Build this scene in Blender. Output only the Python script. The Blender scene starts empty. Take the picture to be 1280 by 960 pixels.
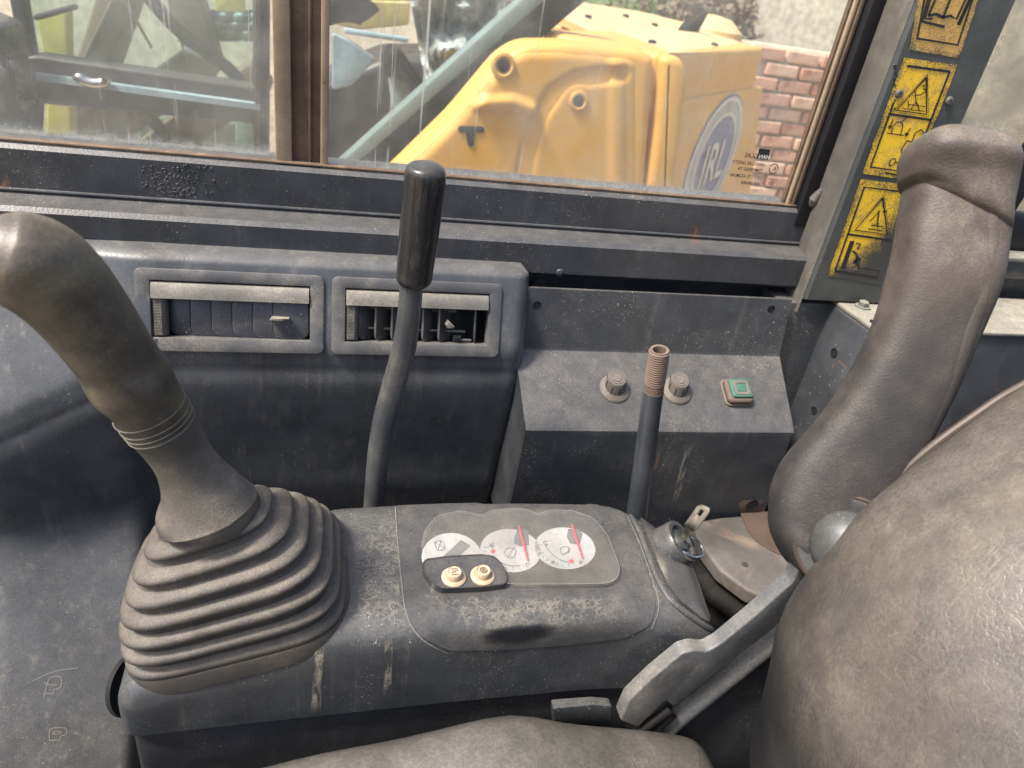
import bpy, bmesh, math, random
from mathutils import Vector as V, Matrix
from mathutils.bvhtree import BVHTree
random.seed(7)
S = bpy.context.scene
COL = S.collection
GZ = 2.1                      # height of the eye above the yard

# ------------------------------------------------------------------ camera
F = 890.0                     # focal length in pixels of the 1280 wide photograph
up = V((.1406, -.8544, -.5002)).normalized()
cx = V((.9666, .009, .2562)); cx = (cx - up * cx.dot(up)).normalized()
cy = up.cross(cx)
M = Matrix((cx, cy, up))      # camera (right, down, forward) -> world
cam = bpy.data.cameras.new('camera'); co = bpy.data.objects.new('camera', cam); COL.objects.link(co)
right = M @ V((1, 0, 0)); down = M @ V((0, 1, 0)); fwd = M @ V((0, 0, 1))
R = Matrix((right, -down, -fwd)).transposed().to_4x4()
co.matrix_world = R
cam.sensor_width = 36; cam.lens = F / 1280 * 36; cam.clip_start = .02; cam.clip_end = 400
cam.dof.use_dof = True; cam.dof.focus_distance = .60; cam.dof.aperture_fstop = 9
S.camera = co

# ------------------------------------------------------------------ light
SUN_EL, SUN_AZ = 56, 256      # azimuth measured from +Y clockwise
w = bpy.data.worlds.new('World'); S.world = w; w.use_nodes = True
nt = w.node_tree; nt.nodes.clear()
sky = nt.nodes.new('ShaderNodeTexSky'); sky.sky_type = 'NISHITA'; sky.sun_disc = False
sky.sun_elevation = math.radians(SUN_EL); sky.sun_rotation = math.radians(SUN_AZ)
sky.air_density = 1.0; sky.dust_density = 4.0; sky.ozone_density = 1.0
bg = nt.nodes.new('ShaderNodeBackground'); bg.inputs[1].default_value = .135
wo = nt.nodes.new('ShaderNodeOutputWorld')
nt.links.new(sky.outputs[0], bg.inputs[0]); nt.links.new(bg.outputs[0], wo.inputs[0])
sl = bpy.data.lights.new('sun', 'SUN'); sl.energy = 3.0; sl.angle = math.radians(9); sl.color = (1, .95, .87)
so = bpy.data.objects.new('sun', sl); COL.objects.link(so)
az, el = math.radians(SUN_AZ), math.radians(SUN_EL)
sd = V((math.sin(az) * math.cos(el), math.cos(az) * math.cos(el), math.sin(el)))
so.rotation_euler = sd.to_track_quat('Z', 'Y').to_euler()
S.view_settings.view_transform = 'Standard'; S.view_settings.look = 'None'
S.view_settings.exposure = 1.14; S.view_settings.gamma = 1
S.cycles.use_denoising = True
S.cycles.max_bounces = 8; S.cycles.transparent_max_bounces = 16

# ------------------------------------------------------------------ rays through the plan
def ray(px, py): return M @ V(((px - 640) / F, (py - 480) / F, 1))
def PY(px, py, y): d = ray(px, py); return d * (y / d.y)
def PZ(px, py, z): d = ray(px, py); return d * (z / d.z)
def PX(px, py, x): d = ray(px, py); return d * (x / d.x)
def PD(px, py, t): return ray(px, py) * t

# ------------------------------------------------------------------ materials
def N(t, typ, **kw):
    n = t.nodes.new(typ)
    for k, v in kw.items():
        if k.startswith('i_'): n.inputs[k[2:].replace('_', ' ')].default_value = v
        else: setattr(n, k, v)
    return n
def math_(t, op, a, b=None, clamp=False):
    n = t.nodes.new('ShaderNodeMath'); n.operation = op; n.use_clamp = clamp
    for i, x in enumerate((a, b)):
        if x is None: continue
        if isinstance(x, (int, float)): n.inputs[i].default_value = x
        else: t.links.new(x, n.inputs[i])
    return n.outputs[0]
def mrange(t, v, a, b, c=0., d=1.):
    n = t.nodes.new('ShaderNodeMapRange'); n.interpolation_type = 'SMOOTHSTEP'
    t.links.new(v, n.inputs[0])
    for i, x in enumerate((a, b, c, d)): n.inputs[i + 1].default_value = x
    return n.outputs[0]
def mixc(t, f, a, b):
    n = t.nodes.new('ShaderNodeMix'); n.data_type = 'RGBA'
    if isinstance(f, (int, float)): n.inputs[0].default_value = f
    else: t.links.new(f, n.inputs[0])
    for i, x in ((6, a), (7, b)):
        if isinstance(x, tuple): n.inputs[i].default_value = (*x[:3], 1)
        else: t.links.new(x, n.inputs[i])
    return n.outputs[2]
def noise(t, vec, scale, detail=3, rough=.55, dist=0.):
    n = N(t, 'ShaderNodeTexNoise'); n.inputs['Scale'].default_value = scale
    n.inputs['Detail'].default_value = detail; n.inputs['Roughness'].default_value = rough
    n.inputs['Distortion'].default_value = dist
    t.links.new(vec, n.inputs['Vector']); return n.outputs['Fac']
def mapped(t, vec, sc):
    n = t.nodes.new('ShaderNodeMapping'); n.inputs['Scale'].default_value = sc
    t.links.new(vec, n.inputs['Vector']); return n.outputs[0]

DUST = (.36, .32, .26)
def dusty(name, base, dust=DUST, cover=.25, upd=.5, speck=.6, streak=0., rough=.42, bump=.15,
          grain=500, crackle=0., cwid=.13, rust=0., spec=.5, metallic=0., blotch=None, craze=0., dimple=0., zdark=None, wrinkle=0., vary=.2):
    m = bpy.data.materials.new(name); m.use_nodes = True; t = m.node_tree
    b = t.nodes['Principled BSDF']
    oc = t.nodes.new('ShaderNodeTexCoord').outputs['Object']
    g = t.nodes.new('ShaderNodeNewGeometry')
    sp = t.nodes.new('ShaderNodeSeparateXYZ'); t.links.new(g.outputs['Normal'], sp.inputs[0])
    nz = mrange(t, sp.outputs[2], .05, .95, 0, upd)
    n1 = noise(t, oc, 10, 4, .6, .3); n2 = noise(t, oc, 60, 5, .60); n3 = noise(t, oc, grain, 2)
    big = mrange(t, n1, .30, .78); mid = mrange(t, n2, .28, .80)
    a = math_(t, 'MULTIPLY', big, math_(t, 'ADD', math_(t, 'MULTIPLY', mid, .8), .2)); a = math_(t, 'MULTIPLY', a, cover * 1.5)
    nzm = math_(t, 'MULTIPLY', nz, math_(t, 'ADD', math_(t, 'MULTIPLY', mid, .4), .6))
    mask = math_(t, 'ADD', a, nzm)
    fine = mrange(t, n3, .3, .7, .72, 1.28)
    mask = math_(t, 'MULTIPLY', mask, fine)
    if streak:
        s1 = noise(t, mapped(t, oc, (90, 90, 2.2)), 1, 5, .7)
        s1 = mrange(t, s1, .50, .80); s1 = math_(t, 'MULTIPLY', s1, math_(t, 'MULTIPLY', mrange(t, n2, .3, .6), streak))
        mask = math_(t, 'ADD', mask, s1)
    if crackle:
        vd = t.nodes.new('ShaderNodeVectorMath'); vd.operation = 'ADD'
        nn = N(t, 'ShaderNodeTexNoise'); nn.inputs['Scale'].default_value = 55; t.links.new(oc, nn.inputs['Vector'])
        sc = t.nodes.new('ShaderNodeVectorMath'); sc.operation = 'SCALE'; sc.inputs['Scale'].default_value = .02
        t.links.new(nn.outputs['Color'], sc.inputs[0]); t.links.new(oc, vd.inputs[0]); t.links.new(sc.outputs[0], vd.inputs[1])
        for vs in (170, 330):
            vo = N(t, 'ShaderNodeTexVoronoi', feature='DISTANCE_TO_EDGE'); vo.inputs['Scale'].default_value = vs
            t.links.new(vd.outputs[0], vo.inputs['Vector'])
            e = mrange(t, vo.outputs['Distance'], 0, cwid, 1, 0)
            e = math_(t, 'MULTIPLY', e, mrange(t, noise(t, oc, 26, 4), .36, .60))
            mask = math_(t, 'ADD', mask, math_(t, 'MULTIPLY', e, crackle))
    if craze:
        for vs, k in ((60, 9.), (120, 4.)):
            hn = noise(t, mapped(t, oc, (1, 1.4, 1)), vs, 2, .5, 1.6)
            e = math_(t, 'ABSOLUTE', math_(t, 'SUBTRACT', hn, .5))
            e = mrange(t, e, 0, .022, 1, 0)
            e = math_(t, 'MULTIPLY', e, mrange(t, noise(t, oc, 19, 4), .40, .64))
            mask = math_(t, 'ADD', mask, math_(t, 'MULTIPLY', e, craze))
    smask = None
    if speck:
        for vs, th in ((150, .12), (260, .14), (520, .20)):
            vo = N(t, 'ShaderNodeTexVoronoi'); vo.inputs['Scale'].default_value = vs
            t.links.new(mapped(t, oc, (1, 1, .8)), vo.inputs['Vector'])
            e = mrange(t, vo.outputs['Distance'], th * .6, th, 1, 0)
            sx = t.nodes.new('ShaderNodeSeparateXYZ'); t.links.new(vo.outputs['Color'], sx.inputs[0])
            e = math_(t, 'MULTIPLY', e, mrange(t, sx.outputs[0], .35, .85))
            e = math_(t, 'MULTIPLY', e, mrange(t, n1, .42, .66, .12, 1))
            e = math_(t, 'MULTIPLY', e, speck)
            smask = e if smask is None else math_(t, 'MAXIMUM', smask, e)
    mask = math_(t, 'MINIMUM', mask, .95)
    basec = mixc(t, mrange(t, noise(t, oc, 22, 4), .3, .7), tuple(c * (1 - vary) for c in base), tuple(c * (1 + vary) for c in base))
    if blotch:
        basec = mixc(t, mrange(t, noise(t, oc, 11, 6, .68, .8), .45, .68), basec, blotch)
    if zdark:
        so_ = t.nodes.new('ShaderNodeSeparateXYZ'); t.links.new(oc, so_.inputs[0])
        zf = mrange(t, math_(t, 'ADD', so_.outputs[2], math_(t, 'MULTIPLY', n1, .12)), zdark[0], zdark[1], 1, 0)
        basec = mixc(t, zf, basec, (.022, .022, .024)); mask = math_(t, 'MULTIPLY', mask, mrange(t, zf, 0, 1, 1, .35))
    col = mixc(t, mask, basec, dust)
    if speck: col = mixc(t, smask, col, (.52, .48, .40))
    rg = math_(t, 'ADD', math_(t, 'MULTIPLY', mask, .75 - rough), rough, True)
    if rust:
        rn = mrange(t, noise(t, oc, 30, 8, .75, 1.), .62 - rust * .3, .72 - rust * .25)
        rc = mixc(t, noise(t, oc, 200, 4), (.08, .035, .02), (.24, .13, .075))
        col = mixc(t, rn, col, rc); rg = math_(t, 'MAXIMUM', rg, math_(t, 'MULTIPLY', rn, .85))
    t.links.new(col, b.inputs['Base Color']); t.links.new(rg, b.inputs['Roughness'])
    b.inputs['Specular IOR Level'].default_value = spec; b.inputs['Metallic'].default_value = metallic
    if bump:
        bm_ = t.nodes.new('ShaderNodeBump'); bm_.inputs['Strength'].default_value = bump
        bm_.inputs['Distance'].default_value = .0006
        h = math_(t, 'ADD', n3, math_(t, 'MULTIPLY', n2, .5))
        h = math_(t, 'ADD', h, math_(t, 'MULTIPLY', mask, 1.0))
        if wrinkle:
            for vs, kk in ((60, 3.), (150, 2.)):
                wn = noise(t, mapped(t, oc, (1, 1.3, .7)), vs, 3, .55, 1.2)
                wv = mrange(t, math_(t, 'ABSOLUTE', math_(t, 'SUBTRACT', wn, .5)), 0, .05, 0, 1)
                h = math_(t, 'ADD', h, math_(t, 'MULTIPLY', wv, wrinkle * kk))
        if dimple:
            vo = N(t, 'ShaderNodeTexVoronoi'); vo.inputs['Scale'].default_value = 420
            t.links.new(oc, vo.inputs['Vector'])
            h = math_(t, 'ADD', h, math_(t, 'MULTIPLY', vo.outputs['Distance'], dimple))
        t.links.new(h, bm_.inputs['Height']); t.links.new(bm_.outputs[0], b.inputs['Normal'])
    return m
def plain(name, col, rough=.5, metallic=0., var=.15, scale=60):
    m = bpy.data.materials.new(name); m.use_nodes = True; t = m.node_tree; b = t.nodes['Principled BSDF']
    oc = t.nodes.new('ShaderNodeTexCoord').outputs['Object']
    f = mrange(t, noise(t, oc, scale, 5, .65), .3, .7)
    c = mixc(t, f, tuple(x * (1 - var) for x in col), tuple(min(1, x * (1 + var)) for x in col))
    t.links.new(c, b.inputs['Base Color']); b.inputs['Roughness'].default_value = rough
    b.inputs['Metallic'].default_value = metallic
    return m
def glassy(name, tint, dirt, dirt_col, zlow=None, gl=.08, scratch=.5, dark=0.):
    """thin pane: clear, with a dirt film, scratches and a reflection"""
    m = bpy.data.materials.new(name); m.use_nodes = True; t = m.node_tree; t.nodes.clear()
    oc = t.nodes.new('ShaderNodeTexCoord').outputs['Object']
    tr = t.nodes.new('ShaderNodeBsdfTransparent'); tr.inputs[0].default_value = (*tint, 1)
    di = t.nodes.new('ShaderNodeBsdfDiffuse'); di.inputs[0].default_value = (*dirt_col, 1)
    tl = t.nodes.new('ShaderNodeBsdfTranslucent'); tl.inputs[0].default_value = (*dirt_col, 1)
    ad = t.nodes.new('ShaderNodeMixShader'); ad.inputs[0].default_value = .5
    t.links.new(di.outputs[0], ad.inputs[1]); t.links.new(tl.outputs[0], ad.inputs[2])
    f = mrange(t, noise(t, oc, 9, 6, .7), .3, .75, dirt * .4, dirt * 1.7)
    f2 = mrange(t, noise(t, oc, 120, 6, .75), .55, .75, 0, dirt * .8)
    f = math_(t, 'ADD', f, f2)
    if scratch:
        for rot in (.7, -.6, 1.4):
            mp = t.nodes.new('ShaderNodeMapping'); mp.inputs['Rotation'].default_value = (0, rot, 0)
            mp.inputs['Scale'].default_value = (300, 1, 3)
            t.links.new(oc, mp.inputs['Vector'])
            s = noise(t, mp.outputs[0], 1, 2)
            s = mrange(t, s, .66, .74, 0, scratch * .35)
            f = math_(t, 'ADD', f, math_(t, 'MULTIPLY', s, mrange(t, noise(t, oc, 12, 3), .4, .6)))
    if zlow is not None:
        sx = t.nodes.new('ShaderNodeSeparateXYZ'); t.links.new(oc, sx.inputs[0])
        lo = mrange(t, math_(t, 'ADD', sx.outputs[2], math_(t, 'MULTIPLY', noise(t, oc, 160, 6, .8), -.02)), zlow - .012, zlow + .006, .5, 0)
        f = math_(t, 'ADD', f, math_(t, 'MULTIPLY', lo, mrange(t, noise(t, oc, 90, 5, .8), .3, .6)))
    f = math_(t, 'MINIMUM', f, .95)
    mx = t.nodes.new('ShaderNodeMixShader'); t.links.new(f, mx.inputs[0])
    t.links.new(tr.outputs[0], mx.inputs[1]); t.links.new(ad.outputs[0], mx.inputs[2])
    gs = t.nodes.new('ShaderNodeBsdfGlossy'); gs.inputs['Roughness'].default_value = .06
    fr = t.nodes.new('ShaderNodeFresnel'); fr.inputs[0].default_value = 1.35
    m2 = t.nodes.new('ShaderNodeMixShader'); t.links.new(math_(t, 'MULTIPLY', fr.outputs[0], gl * 12), m2.inputs[0])
    t.links.new(mx.outputs[0], m2.inputs[1]); t.links.new(gs.outputs[0], m2.inputs[2])
    o = t.nodes.new('ShaderNodeOutputMaterial'); t.links.new(m2.outputs[0], o.inputs[0])
    return m

AZ0 = -.12
BLK = (.030, .035, .043)
mt = {}
mt['panel'] = dusty('panel plastic', (.050, .055, .062), cover=0.05, upd=0.18, speck=0.5, streak=0.26, rough=0.27, bump=0.15, dimple=.6)
mt['bezel'] = dusty('bezel plastic', (.05, .053, .058), cover=0.3, upd=0.16, speck=0.5, rough=.5, bump=0.15)
mt['flap'] = dusty('flap plastic', (.075, .075, .07), cover=0.5, upd=0.4, speck=.6, rough=.6, bump=0.15)
mt['slat'] = dusty('slat plastic', (.022, .025, .034), cover=.05, upd=.3, speck=0.5, rough=0.35, bump=.15)
mt['fin'] = dusty('fin plastic', (.05, .05, .052), cover=.2, upd=.5, speck=.3, rough=.35, bump=.15)
mt['frame'] = dusty('painted frame steel', (.034, .038, .045), cover=0.07, upd=0.17, speck=0.9, streak=.08, rough=0.33, bump=0.25, rust=.02)
mt['ctrl'] = dusty('control box steel', (.030, .034, .040), cover=0.08, upd=0.2, speck=1.0, streak=0.12, rough=0.33, bump=0.12)
mt['console'] = dusty('console plastic', (.037, .041, .047), cover=0.07, upd=0.12, speck=0.8, streak=0.12, rough=0.24, bump=0.12, craze=.0)
mt['consoletop'] = dusty('console leather grain', (.04, .045, .056), cover=0.12, upd=0.06, speck=.3, rough=0.28, bump=.4, crackle=0.5)
mt['film'] = dusty('cluster cover plastic', (.036, .038, .042), cover=0.12, upd=0.09, speck=0.45, rough=0.24, bump=0.05)
mt['skirt'] = dusty('skirt plastic', (.024, .026, .031), cover=0.08, upd=0.1, speck=0.8, streak=0.05, rough=.5, bump=.2)
mt['boot'] = dusty('boot rubber', (.026, .024, .023), dust=(.25, .215, .17), cover=0.25, upd=0.42, speck=.35, rough=.62, bump=0.45, grain=700)
mt['grip'] = dusty('grip rubber', (.034, .029, .024), dust=(.33, .28, .2), cover=0.25, upd=0.16, speck=.15, rough=0.4, bump=.3, blotch=(.10, .08, .045))
mt['neck'] = dusty('neck rubber', (.052, .048, .042), dust=(.27, .23, .18), cover=0.35, upd=0.5, speck=.25, rough=.6, bump=0.4, grain=700)
mt['groove'] = plain('pale groove dirt', (.18, .165, .14), .9)
mt['knob'] = dusty('black lever knob', (.016, .016, .018), cover=.05, upd=.12, speck=.3, streak=.25, rough=.25, bump=.1)
mt['shaft'] = dusty('lever shaft steel', (.05, .055, .06), cover=0.15, upd=0.1, speck=.3, rough=0.26, bump=.15, blotch=(.10, .095, .085))
mt['rod'] = dusty('black rod steel', (.045, .05, .056), cover=.05, upd=.2, speck=.3, rough=.33, bump=.1)
mt['thread'] = dusty('rusty thread steel', (.11, .072, .052), dust=(.27, .21, .165), cover=.3, upd=.2, speck=.0, rough=.65, bump=.6, blotch=(.17, .11, .075))
mt['dial'] = dusty('dusty knob plastic', (.085, .074, .064), dust=(.24, .21, .175), cover=.35, upd=.45, speck=.3, rough=.7, bump=.4)
mt['brownring'] = dusty('brown grime', (.035, .024, .019), dust=(.12, .08, .06), cover=.4, upd=.1, speck=0, rough=.6, bump=.4)
mt['green'] = dusty('green button cap', (.028, .12, .085), dust=(.2, .24, .19), cover=.2, upd=.12, speck=.2, rough=.5, bump=.2)
mt['brownsw'] = dusty('brown switch body', (.075, .048, .035), dust=(.2, .17, .14), cover=.3, upd=.3, speck=.2, rough=.7, bump=.3)
mt['piping'] = dusty('brown piping', (.045, .032, .024), dust=(.16, .125, .095), cover=.25, upd=.2, speck=0, rough=.5, bump=.2)
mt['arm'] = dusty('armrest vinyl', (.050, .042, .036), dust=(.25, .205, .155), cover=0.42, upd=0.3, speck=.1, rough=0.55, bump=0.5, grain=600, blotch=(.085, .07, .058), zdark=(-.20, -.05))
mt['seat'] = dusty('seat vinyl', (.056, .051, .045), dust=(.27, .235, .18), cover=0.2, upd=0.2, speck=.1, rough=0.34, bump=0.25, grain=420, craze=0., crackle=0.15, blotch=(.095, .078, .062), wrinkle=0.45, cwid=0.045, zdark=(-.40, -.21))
mt['cushion'] = dusty('cushion vinyl', (.042, .042, .042), dust=(.27, .24, .185), cover=0.2, upd=0.24, speck=.15, rough=0.36, bump=0.12, grain=420, craze=.0, wrinkle=0.3, crackle=0.08, cwid=0.045)
mt['cover'] = dusty('seat side cover', (.06, .066, .074), cover=0.4, upd=0.14, speck=.4, rough=.4, bump=0.12, crackle=0.1)
mt['pillar'] = dusty('pillar paint', (.048, .053, .051), cover=.10, upd=0.15, speck=.3, rough=.45, bump=.2)
mt['return'] = dusty('dusty pillar return', (.075, .070, .060), cover=0.35, upd=.3, speck=.3, rough=.7, bump=.2)
mt['seal'] = plain('black seal', (.006, .006, .008), .5)
mt['chan'] = dusty('rusty window channel', (.075, .05, .033), dust=(.30, .2, .12), cover=.4, upd=.2, speck=.0, streak=.7, rough=.7, bump=.4, rust=.1)
mt['tan'] = dusty('dusty tan strip', (.28, .20, .13), dust=(.42, .35, .26), cover=.4, upd=.2, speck=.0, streak=.6, rough=.8, bump=.3, rust=.12)
mt['plate'] = dusty('worn mount steel', (.07, .066, .06), dust=(.27, .24, .2), cover=0.3, upd=0.14, speck=.2, rough=.6, bump=.5, rust=.10, blotch=(.20, .15, .11))
mt['rust'] = dusty('rust', (.06, .038, .027), dust=(.14, .10, .07), cover=.5, upd=.2, speck=0, rough=.9, bump=.8)
mt['rubber'] = dusty('black bellows rubber', (.008, .008, .009), cover=0.04, upd=0.03, speck=.2, rough=.6, bump=.2, spec=0.15)
mt['boxtop'] = dusty('dusty box top', (.10, .10, .09), dust=(.36, .33, .26), cover=.5, upd=0.6, speck=.3, rough=.8, bump=.3)
mt['dome'] = dusty('grey pivot cap', (.04, .043, .042), cover=0.2, upd=0.05, speck=.3, rough=.4, bump=.15, dust=(.2, .19, .165))
mt['black'] = plain('hole black', (.004, .004, .005), .8)
mt['dark'] = dusty('dark cavity steel', (.012, .014, .018), cover=.05, upd=.1, speck=.3, rough=.6, bump=.1)
mt['chrome'] = plain('worn chrome', (.62, .6, .56), .22, 1., .1)
mt['brass'] = plain('worn key steel', (.66, .60, .50), .25, 1., .2)
mt['cream'] = dusty('cream push button', (.50, .43, .32), dust=(.5, .42, .3), cover=.3, upd=.15, speck=0, rough=.55, bump=.3, blotch=(.36, .26, .15))
mt['white'] = dusty('gauge face', (.55, .55, .54), cover=.1, upd=.1, speck=.0, rough=.5, bump=0)
mt['red'] = plain('red needle', (.75, .07, .09), .4)
mt['ink'] = plain('black ink', (.012, .012, .014), .6)
mt['greyink'] = plain('grey print', (.18, .18, .18), .6)
mt['lens'] = glassy('gauge lens', (.93, .93, .93), .32, (.36, .34, .31), gl=.035, scratch=0)
mt['pane'] = glassy('dirty window pane', (.95, .96, .94), .14, (.82, .80, .72), zlow=.0, gl=.03, scratch=1.1)
mt['pane2'] = glassy('rear pane', (.9, .92, .88), .45, (.62, .58, .46), gl=.03)

mt['yellow'] = dusty('machine yellow paint', (.72, .38, .07), dust=(.7, .52, .25), cover=0.02, upd=0.2, speck=0, rough=.45, bump=.05, vary=0.04)
mt['hood'] = dusty('sunlit dusty hood yellow', (.60, .37, .12), dust=(.66, .52, .32), cover=0.1, upd=.8, speck=.05, rough=.6, bump=.05, vary=0.06)  # machine yellow made paler: sunlight put into the colour along with dust
mt['navy'] = plain('navy print', (.16, .19, .34), .5, 0, .3, 30)
mt['offwhite'] = plain('offwhite print', (.68, .66, .60), .6, 0, .15, 30)
mt['cabblack'] = dusty('other cab paint', (.018, .021, .025), cover=0.12, upd=0.12, speck=.1, rough=.4, bump=.05)
mt['brown'] = dusty('brown boom', (.16, .10, .05), cover=.3, upd=.3, speck=.1, rough=.7, bump=.2)
mt['paleyel'] = plain('pale yellow panel', (.75, .62, .14), .6, 0, .12, 8)
mt['sage'] = plain('grey green paint', (.17, .22, .21), .5, 0, .15, 10)
mt['sheet'] = dusty('plastic wrap', (.30, .36, .35), dust=(.6, .62, .58), cover=.6, upd=.4, speck=0, rough=.25, bump=1., grain=60, blotch=(.12, .14, .14))
mt['bluegrey'] = plain('blue grey tarpaulin', (.30, .40, .42), .6, 0, .3, 12)
mt['wall'] = dusty('cream render wall', (.80, .73, .58), dust=(.45, .36, .25), cover=0.15, upd=.1, speck=.0, rough=.9, bump=.4)
mt['mortar'] = plain('mortar', (.50, .44, .35), .9, 0, .25, 12)
mt['brick'] = [dusty('brick %d' % i, c, dust=(.66, .54, .43), cover=.6, upd=.3, speck=0, rough=.9, bump=.4)
               for i, c in enumerate(((.46, .22, .15), (.40, .17, .12), (.55, .34, .25)))]
mt['ground'] = dusty('yard dirt', (.30, .23, .15), dust=(.42, .34, .24), cover=.6, upd=.2, speck=.2, rough=.95, bump=.5)
mt['leaf'] = plain('leaf', (.10, .15, .04), .6, 0, .4, 20)
mt['twig'] = plain('twig', (.20, .15, .10), .8)

def smear(name, col, dens, lo=.42, hi=.6, rough=.9, sc=(60, 60, 12)):
    m = bpy.data.materials.new(name); m.use_nodes = True; t = m.node_tree; b = t.nodes['Principled BSDF']
    oc = t.nodes.new('ShaderNodeTexCoord'); uv = t.nodes.new('ShaderNodeSeparateXYZ'); t.links.new(oc.outputs['UV'], uv.inputs[0])
    f = mrange(t, noise(t, mapped(t, oc.outputs['Object'], sc), 3, 6, .75), lo, hi, 0, dens)
    e = mrange(t, uv.outputs[0], 0, .55); f = math_(t, 'MULTIPLY', f, e)
    b.inputs['Base Color'].default_value = (*col, 1); b.inputs['Roughness'].default_value = rough
    t.links.new(f, b.inputs['Alpha']); return m
def veins(name, col):
    m = bpy.data.materials.new(name); m.use_nodes = True; t = m.node_tree; b = t.nodes['Principled BSDF']
    oc = t.nodes.new('ShaderNodeTexCoord'); uv = t.nodes.new('ShaderNodeSeparateXYZ'); t.links.new(oc.outputs['UV'], uv.inputs[0])
    o = oc.outputs['Object']
    nn = N(t, 'ShaderNodeTexNoise'); nn.inputs['Scale'].default_value = 90; t.links.new(o, nn.inputs['Vector'])
    sc = t.nodes.new('ShaderNodeVectorMath'); sc.operation = 'SCALE'; sc.inputs['Scale'].default_value = .012
    vd = t.nodes.new('ShaderNodeVectorMath'); vd.operation = 'ADD'
    t.links.new(nn.outputs['Color'], sc.inputs[0]); t.links.new(o, vd.inputs[0]); t.links.new(sc.outputs[0], vd.inputs[1])
    tot = None
    for vs, w_ in ((150, .22), (260, .2)):
        vo = N(t, 'ShaderNodeTexVoronoi', feature='DISTANCE_TO_EDGE'); vo.inputs['Scale'].default_value = vs
        t.links.new(vd.outputs[0], vo.inputs['Vector'])
        e = math_(t, 'MULTIPLY', mrange(t, vo.outputs['Distance'], 0, w_, 1, 0), mrange(t, noise(t, o, 45 + vs * .2, 5, .6), .40, .62))
        tot = e if tot is None else math_(t, 'MAXIMUM', tot, e)
    f = math_(t, 'MULTIPLY', tot, mrange(t, uv.outputs[0], 0, .5, 0, .34))
    b.inputs['Base Color'].default_value = (*col, 1); b.inputs['Roughness'].default_value = .8
    t.links.new(f, b.inputs['Alpha']); return m
mt['veins'] = veins('dust veins', (.36, .33, .27))
mt['mud'] = smear('dried mud streak', (.33, .29, .23), .75)
mt['polish'] = smear('polished black patch', (.010, .010, .012), .8, .2, .35, .25, (30, 30, 30))
mt['rustrun'] = smear('rust run', (.20, .13, .09), .7)
def sticker_mat(name, worn_from, worn_to, col=(.80, .50, .02), amp=.55):
    """yellow print rubbed away towards one corner (object space: x right, z up)"""
    m = bpy.data.materials.new(name); m.use_nodes = True; t = m.node_tree; b = t.nodes['Principled BSDF']
    oc = t.nodes.new('ShaderNodeTexCoord').outputs['UV']
    g = t.nodes.new('ShaderNodeSeparateXYZ'); t.links.new(oc, g.inputs[0])
    e = mrange(t, math_(t, 'SUBTRACT', g.outputs[0], g.outputs[1]), worn_from, worn_to, 0, amp)
    # wear along the rim
    ex = math_(t, 'ABSOLUTE', math_(t, 'SUBTRACT', g.outputs[0], .5)); ey = math_(t, 'ABSOLUTE', math_(t, 'SUBTRACT', g.outputs[1], .5))
    rim = mrange(t, math_(t, 'MAXIMUM', ex, ey), .36, .5, 0, .10)
    ob = t.nodes.new('ShaderNodeTexCoord').outputs['Object']
    n = noise(t, ob, 1100, 3, .7)
    v = math_(t, 'ADD', math_(t, 'ADD', n, e), rim)
    v = math_(t, 'ADD', v, mrange(t, noise(t, ob, 40, 4, .6), .3, .7, -.06, .08))
    f = mrange(t, v, .54, .68)
    col2 = mixc(t, mrange(t, noise(t, ob, 60, 5, .7), .45, .7), col, (.48, .30, .10))
    t.links.new(mixc(t, f, col2, (.045, .045, .04)), b.inputs['Base Color']); b.inputs['Roughness'].default_value = .5
    return m
mt['stick'] = sticker_mat('worn warning yellow', .55, 1.1)
mt['stick2'] = sticker_mat('rubbed warning yellow', -.25, .75, amp=.34)
mt['stick3'] = sticker_mat('torn manual sticker', .8, 1.3, (.55, .34, .08))

# ------------------------------------------------------------------ objects
def thing(name, label, cat, group=None):
    o = bpy.data.objects.new(name, None); o.empty_display_size = .02; COL.objects.link(o)
    o['label'] = label; o['category'] = cat
    if group: o['group'] = group
    return o
def mesh(name, verts, faces, mat, parent=None, smooth=True, label=None, kind=None, uv=None, sharp=35):
    me = bpy.data.meshes.new(name); me.from_pydata([tuple(v) for v in verts], [], faces)
    me.materials.append(mt[mat] if isinstance(mat, str) else mat)
    if smooth:
        me.polygons.foreach_set('use_smooth', [True] * len(me.polygons))
        try: me.set_sharp_from_angle(angle=math.radians(sharp))
        except Exception: pass
    if uv:
        l = me.uv_layers.new(name='UVMap')
        for lp in me.loops: l.data[lp.index].uv = uv[lp.vertex_index]
    me.update()
    o = bpy.data.objects.new(name, me); COL.objects.link(o)
    if parent: o.parent = parent
    if label: o['label'] = label
    if kind: o['kind'] = kind
    return o
def fixn(vf):
    """recalculate outward normals"""
    v, f = vf; bm = bmesh.new()
    vs = [bm.verts.new(p) for p in v]
    for q in f:
        try: bm.faces.new([vs[i] for i in q])
        except ValueError: pass
    bmesh.ops.recalc_face_normals(bm, faces=bm.faces)
    v = [x.co.copy() for x in bm.verts]; f = [[x.index for x in q.verts] for q in (bm.faces)]
    bm.verts.index_update(); f = [[x.index for x in q.verts] for q in bm.faces]
    bm.free(); return v, f
def loft(secs, cap=True, closed=True):
    n = len(secs[0]); v = [p for s in secs for p in s]; f = []
    for i in range(len(secs) - 1):
        for j in range(n if closed else n - 1):
            k = (j + 1) % n
            f.append([i * n + j, i * n + k, (i + 1) * n + k, (i + 1) * n + j])
    if cap and closed: f.append(list(range(n))); f.append([(len(secs) - 1) * n + j for j in range(n)][::-1])
    return fixn((v, f))
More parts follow.
